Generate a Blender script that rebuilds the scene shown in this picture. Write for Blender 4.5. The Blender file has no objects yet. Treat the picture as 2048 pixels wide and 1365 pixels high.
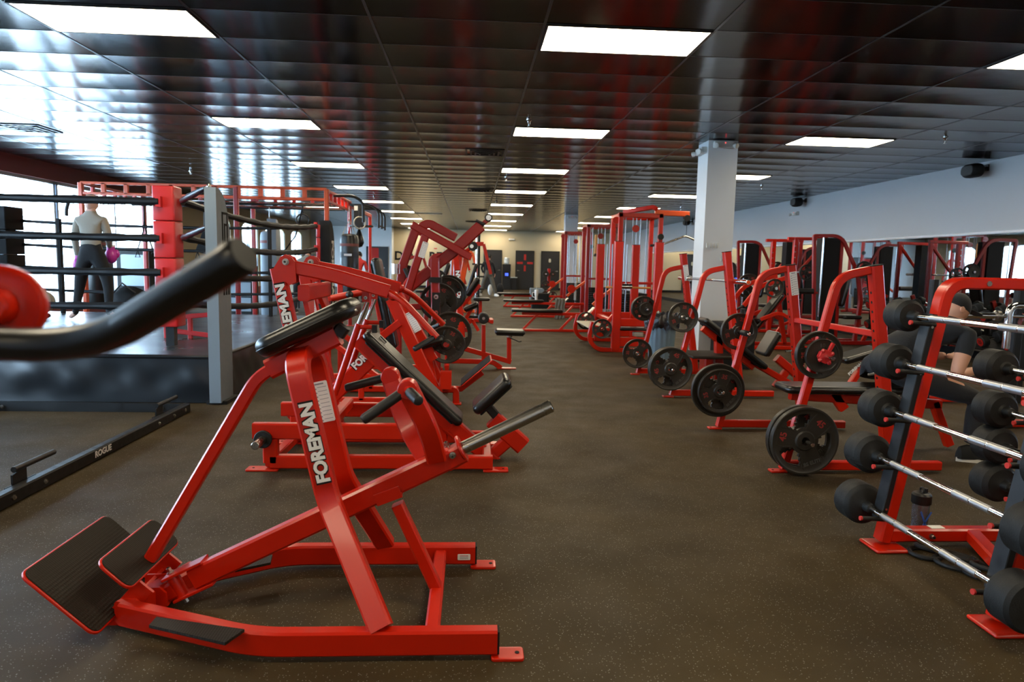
import bpy, bmesh, math, random
from mathutils import Vector, Matrix
random.seed(7)
S = bpy.context.scene
COL = S.collection
PI = math.pi

# ------------------------------------------------------------------ camera, world, exposure
CAMZ = 1.31
FPX = 1385.0
YAW, PITCH, ROLL = .0595, .1101, .0214
def _axes():
    cy, sy, cp, sp = math.cos(YAW), math.sin(YAW), math.cos(PITCH), math.sin(PITCH)
    f = Vector((sy*cp, cy*cp, -sp)); r = Vector((cy, -sy, 0)); u = r.cross(f)
    c, s = math.cos(ROLL), math.sin(ROLL)
    return f, c*r + s*u, -s*r + c*u
CF, CR, CU = _axes()
cd = bpy.data.cameras.new('camera'); cam = bpy.data.objects.new('camera', cd); COL.objects.link(cam)
cd.sensor_width = 36; cd.lens = 36*FPX/2048; cd.clip_start = .05; cd.clip_end = 300
cam.matrix_world = Matrix(((CR.x, CU.x, -CF.x, 0), (CR.y, CU.y, -CF.y, 0), (CR.z, CU.z, -CF.z, CAMZ), (0, 0, 0, 1)))
cd.dof.use_dof = True; cd.dof.focus_distance = 3.8; cd.dof.aperture_fstop = 4.0
S.camera = cam
def _ray(x, y): return CF + (x-1024)/FPX*CR - (y-682.5)/FPX*CU
C0 = Vector((0, 0, CAMZ))
def V(x, y, Y):            # where the sight line of a photo pixel meets the upright plane at depth Y
    d = _ray(x, y); return C0 + d*(Y/d.y)
def G(x, y, z=0.0):        # ... meets the level plane at height z
    d = _ray(x, y); return C0 + d*((z-CAMZ)/d.z)
def W(x, y, X):            # ... meets the upright plane at X
    d = _ray(x, y); return C0 + d*(X/d.x)

wd = bpy.data.worlds.new('daylight'); S.world = wd; wd.use_nodes = True
bgn = wd.node_tree.nodes['Background']
bgn.inputs[0].default_value = (0.60, 0.80, 1.0, 1); bgn.inputs[1].default_value = 16.0
S.view_settings.view_transform = 'Standard'; S.view_settings.look = 'None'
S.view_settings.exposure = 0.58; S.view_settings.gamma = 1.0; S.view_settings.use_curve_mapping = False
LAMP = 16.0                 # strength of the troffer diffusers
cy_ = S.cycles
cy_.use_denoising = True; cy_.max_bounces = 8; cy_.diffuse_bounces = 4; cy_.glossy_bounces = 5
cy_.transparent_max_bounces = 12; cy_.transmission_bounces = 5; cy_.sample_clamp_indirect = 6
cy_.caustics_reflective = False; cy_.caustics_refractive = False

# ------------------------------------------------------------------ materials
def _mat(name):
    m = bpy.data.materials.new(name); m.use_nodes = True
    nt = m.node_tree; return m, nt, nt.nodes['Principled BSDF']
def pm(name, col, rough=.5, metal=0, coat=0, spec=.5, noise=0, nscale=20, bump=0, bscale=60, sheen=0):
    m, nt, p = _mat(name)
    p.inputs['Base Color'].default_value = (*col, 1); p.inputs['Roughness'].default_value = rough
    p.inputs['Metallic'].default_value = metal; p.inputs['Coat Weight'].default_value = coat
    p.inputs['Coat Roughness'].default_value = .08; p.inputs['Specular IOR Level'].default_value = spec
    if sheen: p.inputs['Sheen Weight'].default_value = sheen
    tc = nt.nodes.new('ShaderNodeTexCoord')
    if noise:
        n = nt.nodes.new('ShaderNodeTexNoise'); n.inputs['Scale'].default_value = nscale; n.inputs['Detail'].default_value = 5
        nt.links.new(tc.outputs['Object'], n.inputs['Vector'])
        r = nt.nodes.new('ShaderNodeMapRange'); r.inputs[1].default_value = .3; r.inputs[2].default_value = .7
        r.inputs[3].default_value = max(0, rough-noise); r.inputs[4].default_value = min(1, rough+noise)
        nt.links.new(n.outputs[0], r.inputs[0]); nt.links.new(r.outputs[0], p.inputs['Roughness'])
    if bump:
        n2 = nt.nodes.new('ShaderNodeTexNoise'); n2.inputs['Scale'].default_value = bscale; n2.inputs['Detail'].default_value = 4
        nt.links.new(tc.outputs['Object'], n2.inputs['Vector'])
        b = nt.nodes.new('ShaderNodeBump'); b.inputs['Strength'].default_value = bump; b.inputs['Distance'].default_value = .01
        nt.links.new(n2.outputs[0], b.inputs['Height']); nt.links.new(b.outputs[0], p.inputs['Normal'])
    return m
def emat(name, col, k):
    m, nt, p = _mat(name)
    p.inputs['Base Color'].default_value = (*col, 1); p.inputs['Emission Color'].default_value = (*col, 1)
    p.inputs['Emission Strength'].default_value = k; return m
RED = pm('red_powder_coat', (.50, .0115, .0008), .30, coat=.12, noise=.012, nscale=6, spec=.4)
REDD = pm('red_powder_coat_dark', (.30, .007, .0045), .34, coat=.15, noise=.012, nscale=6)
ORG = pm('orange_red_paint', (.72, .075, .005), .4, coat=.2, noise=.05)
VINYL = pm('black_vinyl', (.006, .0055, .0052), .30)
FOAM = pm('black_foam_grip', (.008, .0085, .0095), .48)
RUB = pm('black_rubber', (.008, .008, .0075), .62, spec=.35, noise=.1, bump=.15, bscale=180)
PLATE = pm('cast_grey_plate', (.020, .0165, .012), .42, spec=.4, noise=.08, nscale=18, bump=.03, bscale=200)
PLTXT = pm('worn_red_numerals', (.22, .015, .012), .6)
PLTXK = pm('raised_plate_lettering', (.06, .056, .05), .5)
BLK = pm('black_powder_coat', (.007, .007, .0075), .42, spec=.4, noise=.08)
BLKM = pm('black_matte', (.005, .005, .0055), .7, spec=.3)
CHR = pm('chrome', (.78, .78, .78), .12, metal=1, noise=.04, nscale=20)
STL = pm('brushed_steel', (.42, .40, .36), .28, metal=1, noise=.02, nscale=8)
GROD = pm('dull_steel_rod', (.30, .30, .31), .30, metal=1)
ROPE = pm('rope_wrap', (.006, .0065, .008), .5, spec=.35)
KNURL = pm('knurled_steel', (.44, .45, .47), .42, metal=1)
WHT = pm('white_decal', (.80, .80, .78), .45)
GRYD = pm('grey_decal_print', (.25, .26, .30), .5)
GREY = pm('grey_vinyl_pad', (.17, .21, .245), .5, noise=.05, bump=.05, bscale=60)
REDV = pm('red_vinyl_pad', (.55, .02, .02), .36, coat=.1, bump=.2, bscale=12)
BLACKV = pm('black_ring_cover', (.006, .0075, .010), .33, noise=.03, nscale=3)
RINGTOP = pm('ring_canvas', (.022, .024, .028), .30, noise=.05, nscale=2)
WALLP = pm('grey_wall_paint', (.52, .54, .575), .75, bump=.05, bscale=160)
PILP = pm('pillar_paint', (.70, .73, .76), .7, bump=.05, bscale=160)
MAROON = pm('maroon_header_paint', (.22, .065, .055), .6)
DOORM = pm('black_door_paint', (.010, .009, .009), .45, noise=.05)
ALU = pm('aluminium_frame', (.30, .33, .37), .4, metal=.6)
BEIGE = pm('beige_wall_paint', (.50, .42, .28), .75)
MCH = pm('channel_painted_reflection', (.92, .95, 1.0), .3)  # near-white base colour paints in the reflection along the mirror's top edge
PLAST = pm('pale_plastic', (.62, .64, .62), .4)
SKIN = pm('skin', (.58, .30, .20), .5, noise=.05)
SKIN2 = pm('skin_pale', (.70, .42, .33), .5, noise=.05)
BLUEP = pm('blue_plastic', (.05, .14, .55), .35)
GRBIN = pm('blue_grey_bin_plastic', (.16, .24, .30), .5, noise=.06)
BAG = pm('black_bin_liner', (.012, .012, .014), .25, bump=.8, bscale=14)
PINK = pm('magenta_glove_leather', (.55, .04, .38), .35)
ORGS = pm('warm_wood_handle', (.55, .25, .06), .4)
CLOTHD = pm('black_cloth', (.007, .007, .009), .85, sheen=.05, bump=.2, bscale=90)
CLOTHN = pm('dark_navy_cloth', (.008, .011, .016), .85, sheen=.05, bump=.2, bscale=90)
CLOTHG = pm('grey_cloth', (.16, .15, .13), .85, sheen=.2, bump=.2, bscale=90)
CLOTHO = pm('olive_grey_cloth', (.11, .10, .08), .85, bump=.2, bscale=90)
CLOTHR = pm('red_cloth', (.45, .02, .015), .85)
SOLE = pm('white_shoe_sole', (.62, .59, .52), .6)
CREAM = pm('cream_cloth', (.50, .46, .36), .8)
CLEAR = pm('smoky_plastic', (.20, .20, .22), .2); CLEAR.node_tree.nodes['Principled BSDF'].inputs['Transmission Weight'].default_value = .55
GLOW = emat('diffuser_glow', (1.0, .86, .62), LAMP)
BLUEL = emat('blue_status_light', (.05, .1, 1.0), 1.5)
REDL = emat('red_status_light', (1.0, .05, .04), 2.0)
def glass():
    m, nt, p = _mat('window_glass'); o = nt.nodes['Material Output']
    t = nt.nodes.new('ShaderNodeBsdfTransparent'); g = nt.nodes.new('ShaderNodeBsdfGlossy'); x = nt.nodes.new('ShaderNodeMixShader')
    g.inputs['Roughness'].default_value = .03; x.inputs[0].default_value = .06; t.inputs[0].default_value = (.93, .97, 1, 1)
    nt.links.new(t.outputs[0], x.inputs[1]); nt.links.new(g.outputs[0], x.inputs[2]); nt.links.new(x.outputs[0], o.inputs[0]); return m
GLASS = glass()
MIRR = pm('mirror_silver', (.80, .83, .84), .015, metal=1)
def math_node(nt, op, a, b=None):
    n = nt.nodes.new('ShaderNodeMath'); n.operation = op
    for i, v in enumerate((a, b)):
        if v is None: continue
        if isinstance(v, (int, float)): n.inputs[i].default_value = v
        else: nt.links.new(v, n.inputs[i])
    return n.outputs[0]
def floor_mat():
    m, nt, p = _mat('speckled_rubber_floor'); tc = nt.nodes.new('ShaderNodeTexCoord')
    def noise(sc, det=4):
        n = nt.nodes.new('ShaderNodeTexNoise'); n.inputs['Scale'].default_value = sc; n.inputs['Detail'].default_value = det
        nt.links.new(tc.outputs['Object'], n.inputs['Vector']); return n.outputs[0]
    vo = nt.nodes.new('ShaderNodeTexVoronoi'); vo.inputs['Scale'].default_value = 190; nt.links.new(tc.outputs['Object'], vo.inputs['Vector'])
    sp = nt.nodes.new('ShaderNodeSeparateColor'); nt.links.new(vo.outputs['Color'], sp.inputs[0])
    pick = math_node(nt, 'GREATER_THAN', sp.outputs[0], .90); near = math_node(nt, 'LESS_THAN', vo.outputs['Distance'], .34)
    fl = math_node(nt, 'MULTIPLY', pick, near)
    r = nt.nodes.new('ShaderNodeValToRGB'); r.color_ramp.elements[0].color = (.027, .0170, .0050, 1); r.color_ramp.elements[1].color = (.048, .0315, .0100, 1)
    r.color_ramp.elements[0].position = .3; r.color_ramp.elements[1].position = .7
    nt.links.new(noise(1.6, 6), r.inputs[0])
    mx = nt.nodes.new('ShaderNodeMix'); mx.data_type = 'RGBA'; nt.links.new(fl, mx.inputs[0]); nt.links.new(r.outputs[0], mx.inputs[6])
    mx.inputs[7].default_value = (.20, .19, .17, 1); nt.links.new(mx.outputs[2], p.inputs['Base Color'])
    # dusty scuffs: pale marks with a shape of their own
    p.inputs['Roughness'].default_value = .62; p.inputs['Specular IOR Level'].default_value = .22
    mr = nt.nodes.new('ShaderNodeMapRange'); mr.inputs[1].default_value = .3; mr.inputs[2].default_value = .7; mr.inputs[3].default_value = .58; mr.inputs[4].default_value = .74
    nt.links.new(noise(3, 8), mr.inputs[0]); nt.links.new(mr.outputs[0], p.inputs['Roughness'])
    b = nt.nodes.new('ShaderNodeBump'); b.inputs['Strength'].default_value = .25; b.inputs['Distance'].default_value = .002
    nt.links.new(noise(260, 3), b.inputs['Height']); nt.links.new(b.outputs[0], p.inputs['Normal']); return m
FLOOR = floor_mat()
def ceiling_mat():
    m, nt, p = _mat('black_gloss_ceiling_tile'); tc = nt.nodes.new('ShaderNodeTexCoord')
    p.inputs['Base Color'].default_value = (.004, .004, .0045, 1); p.inputs['Roughness'].default_value = .15; p.inputs['Specular IOR Level'].default_value = .16
    s = nt.nodes.new('ShaderNodeSeparateXYZ'); nt.links.new(tc.outputs['Object'], s.inputs[0])
    a = math_node(nt, 'FRACT', math_node(nt, 'DIVIDE', math_node(nt, 'ADD', s.outputs[1], 63.0-5.21), .63))
    q = math_node(nt, 'SUBTRACT', a, .5); q = math_node(nt, 'MULTIPLY', q, q)       # each tile sags a little in the middle
    n = nt.nodes.new('ShaderNodeTexNoise'); n.inputs['Scale'].default_value = 1.3; n.inputs['Detail'].default_value = 3
    nt.links.new(tc.outputs['Object'], n.inputs['Vector'])
    q2 = math_node(nt, 'ADD', math_node(nt, 'MULTIPLY', q, 1.0), math_node(nt, 'MULTIPLY', n.outputs[0], .12))
    n3 = nt.nodes.new('ShaderNodeTexNoise'); n3.inputs['Scale'].default_value = 140; nt.links.new(tc.outputs['Object'], n3.inputs['Vector'])
    q2 = math_node(nt, 'ADD', q2, math_node(nt, 'MULTIPLY', n3.outputs[0], .001))
    b = nt.nodes.new('ShaderNodeBump'); b.inputs['Strength'].default_value = 1; b.inputs['Distance'].default_value = .028
    nt.links.new(q2, b.inputs['Height']); nt.links.new(b.outputs[0], p.inputs['Normal']); return m
CEIL = ceiling_mat()
GRID = pm('ceiling_grid_black', (.03, .03, .032), .3)
TREAD = pm('diamond_tread_black', (.03, .028, .025), .55, bump=.6, bscale=220)
def ribbed():
    m, nt, p = _mat('perforated_tread_plate'); tc = nt.nodes.new('ShaderNodeTexCoord')
    p.inputs['Base Color'].default_value = (.012, .0085, .0045, 1); p.inputs['Specular IOR Level'].default_value = .25; p.inputs['Roughness'].default_value = .6
    v = nt.nodes.new('ShaderNodeTexVoronoi'); v.inputs['Scale'].default_value = 110; v.inputs['Randomness'].default_value = 0
    nt.links.new(tc.outputs['Object'], v.inputs['Vector'])
    b = nt.nodes.new('ShaderNodeBump'); b.inputs['Strength'].default_value = .8; b.inputs['Distance'].default_value = .003
    nt.links.new(v.outputs['Distance'], b.inputs['Height']); nt.links.new(b.outputs[0], p.inputs['Normal']); return m
TREAD = ribbed()

# ------------------------------------------------------------------ mesh building
Xa, Ya, Za = Vector((1, 0, 0)), Vector((0, 1, 0)), Vector((0, 0, 1))
def vec(p): return p if isinstance(p, Vector) else Vector(p)
class B:
    """collects shapes into one mesh"""
    def __init__(s): s.bm = bmesh.new(); s.mats = []
    def mi(s, m):
        if m not in s.mats: s.mats.append(m)
        return s.mats.index(m)
    def face(s, vs, k):
        try:
            f = s.bm.faces.new(vs); f.material_index = k; f.smooth = True; return f
        except ValueError: return None
    def loft(s, rings, m, cap=True, closed=True):
        k = s.mi(m); R = [[s.bm.verts.new(p) for p in r] for r in rings]; n = len(R[0])
        for a, c in zip(R, R[1:]):
            for i in range(n if closed else n-1):
                s.face((a[i], a[(i+1) % n], c[(i+1) % n], c[i]), k)
        if cap: s.face(R[0][::-1], k); s.face(R[-1], k)
        return R
    def box(s, lo, hi, m):
        lo, hi = vec(lo), vec(hi); c = (lo+hi)/2; d = hi-lo
        s.obox(c, Xa, Ya, Za, abs(d.x), abs(d.y), abs(d.z), m)
    def obox(s, c, u, v, n, lu, lv, ln, m):
        c = vec(c); u, v, n = u*(lu/2), v*(lv/2), n*(ln/2)
        s.loft([[c+a*u+b*v+k*n for a, b in ((-1, -1), (1, -1), (1, 1), (-1, 1))] for k in (-1, 1)], m)
    def slab(s, c, u, v, n, lu, lv, th, m, r=.03, e=.01, seg=4, es=3):
        """rounded-corner plate or cushion, lu x lv x th, corner radius r, edge rounding e"""
        c = vec(c); e = min(e, th/2*.999); prof = []
        for i in range(es+1):
            a = PI/2*i/es; prof.append((e*(1-math.sin(a)), -th/2+e*(1-math.cos(a))))
        prof += [(q, -h) for q, h in prof[::-1]]
        prof = [(prof[0][0]+min(.008, lu*.1, lv*.1), prof[0][1])]+prof+[(prof[-1][0]+min(.008, lu*.1, lv*.1), prof[-1][1])]
        rings = []
        for ins, h in prof:
            hu, hv = lu/2-ins, lv/2-ins; rr = max(.0005, min(r, lu/2, lv/2)-ins); ring = []
            for (sx, sy, a0) in ((1, 1, 0), (-1, 1, PI/2), (-1, -1, PI), (1, -1, 1.5*PI)):
                for j in range(seg+1):
                    a = a0+PI/2*j/seg
                    ring.append(c+u*(sx*(hu-rr)+rr*math.cos(a))+v*(sy*(hv-rr)+rr*math.sin(a))+n*h)
            rings.append(ring)
        s.loft(rings, m)
    def beam(s, pts, w, h, m, side=Ya, fil=0, ch=.14, cap=True):
        """rectangular tube: w along side, h across"""
        pts = fillet(pts, fil); side = vec(side).normalized(); rings = []; c = min(w, h)*ch
        for i, p in enumerate(pts):
            t0 = (p-pts[i-1]).normalized() if i else (pts[1]-p).normalized()
            t1 = (pts[i+1]-p).normalized() if i < len(pts)-1 else t0
            t = (t0+t1).normalized(); n = side.cross(t); n = n.normalized() if n.length > 1e-5 else Za
            sd = t.cross(n).normalized(); k = 1/max(.5, t.dot(t0))
            a, b = w/2, h/2*k
            q = [(a, b-c), (a-c, b), (-a+c, b), (-a, b-c), (-a, -b+c), (-a+c, -b), (a-c, -b), (a, -b+c)]
            rings.append([p+sd*x+n*y for x, y in q])
        s.loft(rings, m, cap)
    def tube(s, pts, r, m, n=14, fil=0, cap=True, rad=None):
        pts = fillet(pts, fil); rings = []; up = None
        for i, p in enumerate(pts):
            t0 = (p-pts[i-1]).normalized() if i else (pts[1]-p).normalized()
            t1 = (pts[i+1]-p).normalized() if i < len(pts)-1 else t0
            t = (t0+t1).normalized()
            if up is None: up = Za if abs(t.z) < .9 else Xa
            a = (up-t*up.dot(t)).normalized(); b_ = t.cross(a); up = a; rr = rad[i] if rad else r
            rings.append([p+(a*math.cos(2*PI*j/n)+b_*math.sin(2*PI*j/n))*rr for j in range(n)])
        s.loft(rings, m, cap)
    def cyl(s, c, axis, r, l, m, n=24, r2=None, e=0):
        c = vec(c); ax = vec(axis).normalized(); r2 = r if r2 is None else r2
        pr = [(r, -l/2), (r2, l/2)] if not e else [(r-e, -l/2), (r, -l/2+e), (r2, l/2-e), (r2-e, l/2)]
        s.lathe(c, ax, pr, m, n)
    def lathe(s, c, axis, prof, m, n=24, cap=True, squash=None):
        c = vec(c); ax = vec(axis).normalized(); a = (Za if abs(ax.z) < .9 else Xa); a = (a-ax*a.dot(ax)).normalized(); b_ = ax.cross(a)
        s.loft([[c+ax*h+(a*math.cos(2*PI*j/n)+b_*math.sin(2*PI*j/n))*max(r, 1e-4) for j in range(n)] for r, h in prof], m, cap)
    def ball(s, c, r, m, n=16, sc=(1, 1, 1)):
        c = vec(c); k = n//2
        s.loft([[c+Vector((sc[0]*r*math.sin(a)*math.cos(2*PI*j/n), sc[1]*r*math.sin(a)*math.sin(2*PI*j/n), sc[2]*r*math.cos(a))) for j in range(n)] for a in [max(.02, min(PI-.02, PI*i/k)) for i in range(k+1)]], m)
    def prism(s, pts, d, m):
        """flat outline pts (3D) pushed symmetrically by +-d/2"""
        d = vec(d); s.loft([[vec(p)-d/2 for p in pts], [vec(p)+d/2 for p in pts]], m)
    def tor(s, c, axis, R, r, m, n=24, k=8):
        c = vec(c); ax = vec(axis).normalized(); a = (Za if abs(ax.z) < .9 else Xa); a = (a-ax*a.dot(ax)).normalized(); b_ = ax.cross(a)
        rings = []
        for i in range(n+1):
            q = 2*PI*i/n; o = a*math.cos(q)+b_*math.sin(q)
            rings.append([c+o*(R+r*math.cos(2*PI*j/k))+ax*(r*math.sin(2*PI*j/k)) for j in range(k)])
        s.loft(rings, m, cap=False)
    def text(s, txt, c, u, v, size, m, off=0.0, lift=0, ext=.001, width=None, lm=None, loff=.05):
        """lettering centred on c, reading along u, upright along v"""
        u, v = vec(u).normalized(), vec(v).normalized(); n = u.cross(v)
        cu = bpy.data.curves.new('lettering', 'FONT'); cu.body = txt; cu.size = size; cu.offset = off; cu.align_x = 'CENTER'; cu.align_y = 'CENTER'; cu.extrude = ext; cu.resolution_u = 3
        ob = bpy.data.objects.new('lettering', cu); COL.objects.link(ob); dg = bpy.context.evaluated_depsgraph_get(); dg.update()
        me = bpy.data.meshes.new_from_object(ob.evaluated_get(dg)); k = s.mi(m)
        xs = [q.co.x for q in me.vertices]; wd_ = max(xs)-min(xs) if xs else 1; cx = (max(xs)+min(xs))/2 if xs else 0; f = width/wd_ if width else 1
        vs = [s.bm.verts.new(vec(c)+u*((q.co.x-cx)*f)+v*q.co.y+n*(q.co.z+lift)) for q in me.vertices]
        for p in me.polygons: s.face([vs[i] for i in p.vertices], k)
        bpy.data.objects.remove(ob); bpy.data.curves.remove(cu); bpy.data.meshes.remove(me)
    def done(s, name, parent=None, origin=None, angle=32):
        off = vec(origin) if origin is not None else (ROOTLOC.get(parent.name, Vector((0, 0, 0))) if parent is not None else Vector((0, 0, 0)))
        if off.length: bmesh.ops.translate(s.bm, verts=s.bm.verts, vec=-off)
        bmesh.ops.recalc_face_normals(s.bm, faces=s.bm.faces)
        me = bpy.data.meshes.new(name); s.bm.to_mesh(me); s.bm.free()
        for m in s.mats: me.materials.append(m)
        me.set_sharp_from_angle(angle=math.radians(angle))
        o = bpy.data.objects.new(name, me); COL.objects.link(o)
        if parent is not None:
            o.parent = parent; ROOTLOC[o.name] = off
        else:
            o.location = off
            if off.length: ROOTLOC[o.name] = off
        return o
ROOTLOC = {}
def fillet(pts, f, seg=6):
    pts = [vec(p) for p in pts]
    if not f or len(pts) < 3: return pts
    fs = f if isinstance(f, (list, tuple)) else [f]*(len(pts)-2); out = [pts[0]]
    for i in range(1, len(pts)-1):
        a, p, c = pts[i-1], pts[i], pts[i+1]; r = min(fs[i-1], (a-p).length*.49, (c-p).length*.49)
        if r <= 0: out.append(p); continue
        q0, q2 = p+(a-p).normalized()*r, p+(c-p).normalized()*r
        for j in range(seg+1):
            t = j/seg; out.append(q0*(1-t)**2+p*(2*t*(1-t))+q2*t*t)
    return out+[pts[-1]]
def thing(name, label, cat, loc=(0, 0, 0), group=None, rz=0):
    o = bpy.data.objects.new(name, None); COL.objects.link(o); o.location = loc; o.rotation_euler.z = rz
    o.empty_display_size = .1
    o['label'] = label; o['category'] = cat
    if group: o['group'] = group
    ROOTLOC[o.name] = vec(loc) if rz == 0 else Vector((0, 0, 0)); return o
def tag(o, label, cat, group=None, kind=None):
    o['label'] = label; o['category'] = cat
    if group: o['group'] = group
    if kind: o['kind'] = kind
    return o
def struct(o): o['kind'] = 'structure'; return o
def copy_tree(o, loc=None, rot=None, label=None, group=None, scale=None, parent=None):
    c = o.copy(); COL.objects.link(c)
    if parent is not None: c.parent = parent
    if loc is not None: c.location = loc
    if rot is not None: c.rotation_euler = rot
    if scale is not None: c.scale = scale
    if label: c['label'] = label
    if group: c['group'] = group
    for ch in list(o.children): copy_tree(ch, parent=c)
    return c
def one(b, name, label, cat, group=None, origin=None):
    return tag(b.done(name, origin=origin), label, cat, group)
def part(b, name, parent, label=None):
    o = b.done(name, parent)
    if label: o['label'] = label
    return o
def decal(parent, name, txt, c, u, v, size, width, n=None, outline=True):
    """white lettering with a black keyline lying on a tube face"""
    b = B(); u, v = vec(u).normalized(), vec(v).normalized()
    if outline: b.text(txt, c, u, v, size, BLKM, off=size*.095, lift=.0006, ext=.0004, width=width*1.05)
    b.text(txt, c, u, v, size, WHT, off=size*.048, lift=.0016, ext=.0004, width=width)
    return part(b, name, parent, 'white lettering reading %s' % txt)
# ------------------------------------------------------------------ the hall
HC = 3.05; XL, XR, YN, YF = -8.11, 7.92, -3.0, 36.6
b = B(); b.box((XL-.2, YN-.2, -.1), (XR+.2, YF+.2, 0), FLOOR); struct(b.done('floor'))
b = B(); b.box((XL-.2, YN-.2, HC), (XR+.2, YF+.2, HC+.1), CEIL)
DY, DX, Y0, XM = 3.78, 1.257, 5.21, .50
y = Y0-DY*2
while y < YF:
    if y > YN: b.box((XL, y-.005, HC-.002), (XR, y+.005, HC+.01), GRID)
    y += .63
x = XM-DX*6
while x < XR:
    b.box((x-.010, YN, HC-.0035), (x+.010, YF, HC+.01), GRID); x += DX
struct(b.done('ceiling'))
b = B(); b.box((XR, YN, 0), (XR+.2, YF, HC), WALLP); struct(b.done('wall_right'))
b = B(); b.box((XL-.2, YN-.2, 0), (XR+.2, YN, HC), WALLP); struct(b.done('wall_near'))
b = B(); b.box((XL, YF, 0), (XR, YF+.2, HC), BEIGE); b.box((XL, YF-.9, 0), (-4.08, YF, HC), PILP)
struct(b.done('wall_far'))
b = B(); b.box((-4.08, YF-.03, 0), (XR, YF, .12), BLKM); struct(b.done('baseboard_far'))
b = B(); b.box((XR-.02, YN, 0), (XR, YF, .12), BLKM); struct(b.done('baseboard_right'))
# window wall: sill, header, piers, storefront then arched openings
b = B(); SI, HD = .28, 2.73
b.box((XL-.2, YN, 0), (XL, YF, SI), MAROON); b.box((XL-.2, YN, HD), (XL+.02, 18.6, HC), MAROON); b.box((XL-.2, 18.6, HD), (XL, YF, HC), BEIGE)
b.box((XL-.2, YN, SI), (XL, .6, HD), BEIGE)
ARCH = [(22.5, 24.0), (25.2, 27.0), (28.0, 30.8), (31.9, 33.8)]
ed = 18.6
for a0, a1 in ARCH:
    b.box((XL-.2, ed, SI), (XL, a0, HD), BEIGE); ed = a1
    n = 14; r = (a1-a0)/2; cy = (a0+a1)/2
    for i in range(n):
        ya, yb = a0+(a1-a0)*i/n, a0+(a1-a0)*(i+1)/n; ym = (ya+yb)/2
        zt = 2.34+.30*math.sqrt(max(0, 1-((ym-cy)/r)**2)); b.box((XL-.2, ya, zt), (XL, yb, HD), BEIGE)
b.box((XL-.2, ed, SI), (XL, YF, HD), BEIGE); struct(b.done('wall_left'))
k = 1
def window(y0, y1, zt, mull):
    global k
    b = B(); b.box((XL-.10, y0, SI), (XL-.09, y1, zt), GLASS); g = b.done('window_%d' % k); struct(g)
    b = B(); t = .05
    for m_ in mull: b.box((XL-.13, m_-t/2, SI), (XL-.03, m_+t/2, zt), ALU)
    b.box((XL-.13, y0, SI), (XL-.03, y1, SI+.06), ALU); b.box((XL-.13, y0, zt-.06), (XL-.03, y1, zt), ALU)
    if zt > 2.6 and y1 < 20: b.box((XL-.13, y0, .95), (XL-.03, y1, .99), ALU)
    o = b.done('window_frame', g); k += 1
window(.6, 6.5, HD, [.63, 3.2, 6.47]); window(6.5, 14.25, HD, [6.53, 9.0, 11.6, 14.2]); window(14.25, 18.6, HD, [14.3, 16.5, 18.55])
for a0, a1 in ARCH: window(a0, a1, 2.66, [a0+.02, (a0+a1)/2, a1-.02])
b = B(); b.box((-60, -30, -.25), (XL-.25, 70, -.15), PLAST); struct(b.done('ground'))
# bare trees outside the windows
def bare_tree(x, y, h, seed, label):
    rnd = random.Random(seed); b = B(); m = BARK
    def grow(p, d, l, r, dep):
        q = p+d*l; b.tube([p, (p+q)/2+Vector((rnd.uniform(-.05, .05), rnd.uniform(-.05, .05), 0))*l, q], r, m, n=6, rad=[r, r*.85, r*.65])
        if dep:
            for _ in range(3):
                nd = (d+Vector((rnd.uniform(-.7, .7), rnd.uniform(-.7, .7), rnd.uniform(-.1, .5)))).normalized(); grow(q, nd, l*rnd.uniform(.6, .85), r*.6, dep-1)
    grow(Vector((x, y, -.16)), Za, h*.3, .11, 4); one(b, 'bare_tree', label, 'tree')
BARK = pm('grey_bark', (.16, .13, .11), .9)
bare_tree(-15, 30, 6, 3, 'leafless tree outside the farthest arched window, its crown spreading wide')
bare_tree(-17, 22, 6.5, 5, 'leafless tree outside the nearest arched window')
# pillars
def pillar(n, x0, x1, y0, y1):
    b = B(); b.box((x0, y0, 0), (x1, y1, HC), PILP); b.box((x0-.012, y0-.012, 0), (x1+.012, y1+.012, .12), BLKM); return struct(b.done('pillar_%d' % n))
pillar(1, 3.19, 3.60, 9.5, 9.92); pillar(2, 3.19, 3.62, 24.0, 24.4)
def eml(x, y, d, z, label, sy=1, lens=PLAST):
    t = thing('emergency_light', label, 'emergency light', (x, y, z))
    b = B(); c = Vector((x, y, z)); d = vec(d); sd = Za.cross(d)
    b.slab(c+d*.035, sd, Za, d, .30, .09, .07, PLAST, r=.02, e=.01); part(b, 'housing', t)
    for s_ in (-1, 1):
        b = B(); p = c+d*.09+sd*(.13*s_)+Za*(-.02); b.lathe(p, (d+sd*s_*.6-Za*.3), [(.018, -.03), (.035, 0), (.035, .03), (.02, .035)], PLAST, 14); part(b, 'lamp_head', t)
    b = B(); b.ball(c+d*.072+Za*.02, .007, REDL, 8); part(b, 'indicator_light', t, 'tiny red indicator light')
eml(3.40, 9.5, (0, -1, 0), 2.99, 'white twin-head emergency light on the front of the near pillar'); eml(3.19, 9.7, (-1, 0, 0), 2.93, 'white twin-head emergency light on the aisle side of the near pillar')
eml(3.40, 24.0, (0, -1, 0), 2.97, 'white twin-head emergency light on the far pillar'); eml(7.92, 16.8, (-1, 0, 0), 2.70, 'white twin-head emergency light on the right wall below a speaker')
eml(2.05, 36.6, (0, -1, 0), 2.62, 'white twin-head emergency light above the far doors')
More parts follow.
